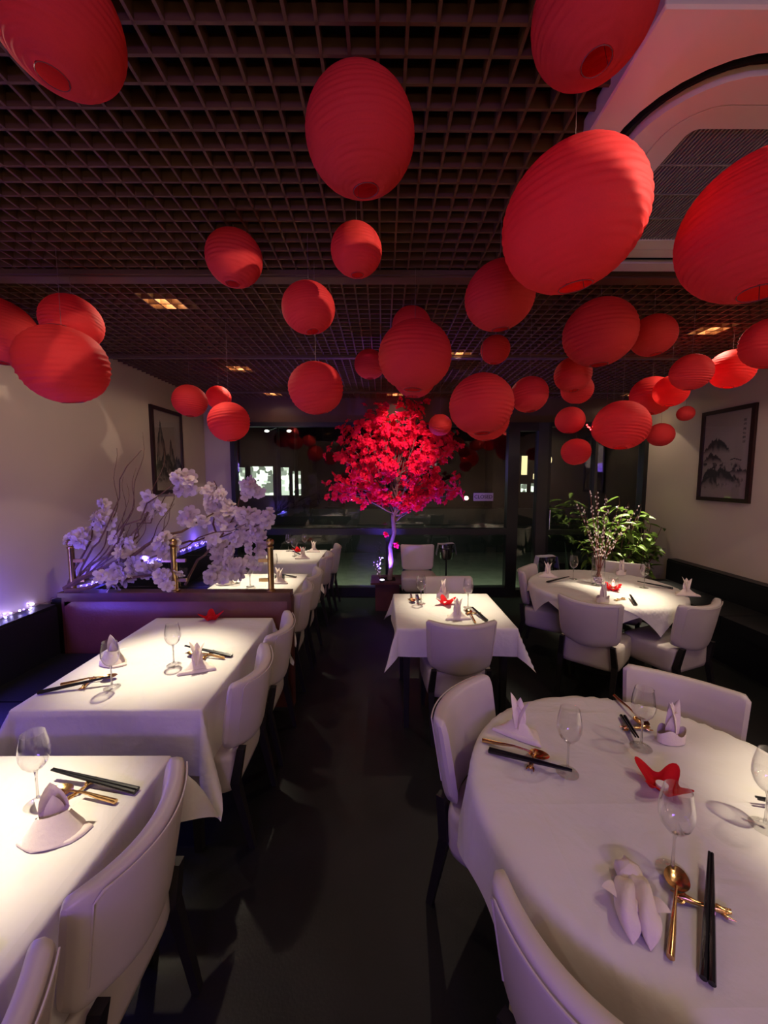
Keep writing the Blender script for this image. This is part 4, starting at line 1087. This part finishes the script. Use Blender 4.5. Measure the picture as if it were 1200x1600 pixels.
# ------------------------------------------------------------------ leafy plants at the right
def leaf_mesh(L, W, m, name='leaf', droop=.5, fold=.25):
    def fn(u, v):
        s = v * 2 - 1; ww = W * (math.sin(PI * u ** .8) ** .9 + .03)
        x = L * u; return (x * math.cos(droop * u * .6), s * ww * .5, -droop * L * u * u * .6 + abs(s) * ww * fold)
    return G().grid(fn, 6, 4).mesh(name, m, True, 80)
lf = [leaf_mesh(.17, .072, M['leaf']), leaf_mesh(.14, .062, M['leaf'], droop=.8), leaf_mesh(.20, .07, M['leaf'], droop=.3)]
def leafy(label, x, y, pots, n_leaf, cen, rad, seed, pot_r=.17, pot_h=.34):
    rnd = random.Random(seed); t = thing('potted_plant', label, 'plant', (x, y, 0))
    p = obj('pot', G().lathe([(.001, 0), (pot_r * .75, 0), (pot_r, pot_h), (pot_r * 1.05, pot_h), (pot_r * .95, pot_h - .02), (.001, pot_h - .03)], 28), M['pot'], t)
    g = G(); k = 0; stems = max(8, n_leaf // 9); per = n_leaf // stems
    for s_ in range(stems):
        a = 2.4 * s_; q = math.sqrt((s_ + .5) / stems)
        e = Vector((cen[0] + rad[0] * q * math.cos(a), cen[1] + rad[1] * q * math.sin(a), cen[2] + rad[2] * rnd.uniform(-.9, 1.0) * math.sqrt(max(.1, 1 - q * q * .7))))
        pts_ = wiggle((rnd.uniform(-.04, .04), rnd.uniform(-.04, .04), pot_h - .03), e, rnd, 6, .025); g.tube(pts_, [.008 * (1 - .6 * i / 6) for i in range(7)], 5)
        for _ in range(per):
            f = rnd.uniform(.45, 1) * 6; i = min(5, int(f)); p_ = pts_[i].lerp(pts_[i + 1], f - i); sc_ = rnd.uniform(.75, 1.15)
            az = rnd.uniform(0, 6.28)
            link('leaf', rnd.choice(lf), t, p_, (rnd.uniform(-.4, .4), rnd.uniform(-.5, .5), az), (sc_, sc_, sc_))
    obj('stem', g, M['twig'], t)
leafy('large bushy green potted plant behind the round table, brightly lit on top', 3.05, 5.05, 1, 280, (-.02, 0, 1.06), (.44, .26, .50), 31)
leafy('dark green leafy plant against the right wall, behind the bench end', 3.50, 5.22, 1, 150, (.0, -.02, 1.02), (.26, .22, .42), 32, .14, .30)
sn = thing('snake_plant', 'snake plant with a few upright pointed leaves behind the vase table', 'plant', (2.50, 5.05, 0))
obj('pot', G().lathe([(.001, 0), (.09, 0), (.12, .26), (.125, .26), (.11, .24), (.001, .24)], 28), M['pot'], sn)
for k, (dx, h, ln, tw_) in enumerate(((-.03, .70, -.12, .3), (.04, .58, .10, 2.0), (.09, .48, .22, -.4), (-.06, .45, -.3, 1.0), (.02, .50, .02, 2.8))):
    def fn(u, v, h=h):
        s = v * 2 - 1; ww = .062 * (1 - u ** 3) * (.6 + .5 * math.sin(PI * min(1, u * 1.2)))
        return (s * ww * .5, .012 * (1 - s * s), h * u)
    link('leaf', G().grid(fn, 10, 4).mesh('leaf', M['snake'], True, 80), sn, (dx, 0, .235), (0, ln, tw_))

# ------------------------------------------------------------------ framed ink paintings
def painting(kind, w_, h_):
    nx, nz = 90, 150
    cols = np.zeros((nx + 1, nz + 1, 3), np.float32)
    base = np.array((.50, .40, .36)); ink = np.array((.035, .032, .035))
    def ridge(x, c, wd, ht, seed, jag=.25):
        d = (x - c) / wd
        return ht * max(0, 1 - abs(d) ** 1.9) * (1 + jag * noise.noise(Vector((x * 14, seed, 0)))) + .03 * noise.noise(Vector((x * 40, seed, 3)))
    if kind == 0: R_ = [(.25, .20, .82, .25), (.62, .17, .62, .2), (.42, .3, .5, .2), (.85, .3, .42, .1), (.15, .4, .36, .1)]
    else: R_ = [(.30, .32, .70, .52), (.22, .25, .52, .40), (.40, .42, .34, .16), (.18, .22, .36, .10), (.85, .5, .33, .26)]
    for i in range(nx + 1):
        x = i / nx; hs = [(ridge(x, c, wd, t - bt_, k * 7.3 + kind) + bt_, bt_) for k, (c, wd, t, bt_) in enumerate(R_)]
        for j in range(nz + 1):
            z = j / nz; a = 0
            for k, (top, bot) in enumerate(hs):
                if bot < z < top:
                    dd = top - z; s = math.exp(-dd * 9) * .75 + .45 * max(0, noise.noise(Vector((x * 16, z * 12, k * 5 + kind)))) + .12
                    s *= min(1, (z - bot) * 12); a = max(a, s)
            n2_ = noise.fractal(Vector((x * 9 + kind * 4, z * 12, 1)), 1, 2, 4)
            if (.08 < z < .42): a = max(a, min(.85, max(0, n2_ * 1.5 - .05) * min(1, (z - .08) * 9) * (1.1 if x < .65 else .7)))
            if kind == 1 and x > .84 and x < .90 and .62 < z < .90: a = max(a, .45 * (math.sin(z * 130) > -.2) * (noise.noise(Vector((x * 90, z * 160, 0))) > -.15))
            if kind == 1 and abs(z - .445 - .01 * math.sin(x * 20)) < .006 and .62 < x < .85: a = .8
            a = min(.96, a * 1.6); cols[i, j] = base * (1 - a) + ink * a
    g = G(); g.grid(lambda u, v: ((u - .5) * w_, 0, (v - .5) * h_), nx, nz)
    me = g.mesh('ink_painting', M['_paint'], True, 180)
    ca = me.color_attributes.new('Ink', 'FLOAT_COLOR', 'POINT')
    ca.data.foreach_set('color', np.concatenate([cols.reshape(-1, 3), np.ones(((nx + 1) * (nz + 1), 1), np.float32)], 1).ravel())
    return me
m, nt, b = nodemat('painting_paper'); at = nt.nodes.new('ShaderNodeAttribute'); at.attribute_name = 'Ink'
nt.links.new(at.outputs['Color'], b.inputs['Base Color']); b.inputs['Roughness'].default_value = .7; M['_paint'] = m
def framed(kind, label, loc, rotz, w_, h_):
    t = thing('framed_painting', label, 'picture', loc, rotz, 'framed ink landscape paintings')
    f = .045
    me_ = painting(kind, w_ - 2 * f, h_ - 2 * f); link('ink_painting', me_, t, (0, -.014, 0))
    obj('frame', G().box(-w_ / 2, w_ / 2, -.03, 0, h_ / 2 - f, h_ / 2).box(-w_ / 2, w_ / 2, -.03, 0, -h_ / 2, -h_ / 2 + f).box(-w_ / 2, -w_ / 2 + f, -.03, 0, -h_ / 2 + f, h_ / 2 - f).box(w_ / 2 - f, w_ / 2, -.03, 0, -h_ / 2 + f, h_ / 2 - f), M['picframe'], t, smooth=False)
    obj('backing', G().box(-w_ / 2 + f, w_ / 2 - f, -.010, -.001, -h_ / 2 + f, h_ / 2 - f), M['picframe'], t, smooth=False)
    obj('cover_glass', G().box(-w_ / 2 + f, w_ / 2 - f, -.024, -.022, -h_ / 2 + f, h_ / 2 - f), M['glass'], t, smooth=False)
framed(0, 'dark-framed ink painting of steep grey peaks on the left wall', (XL, 4.74, 2.08), R(90), .67, 1.0)
framed(1, 'dark-framed ink painting of a hill, trees and water on the right wall', (XR, 4.40, 2.02), R(-90), .68, 1.04)
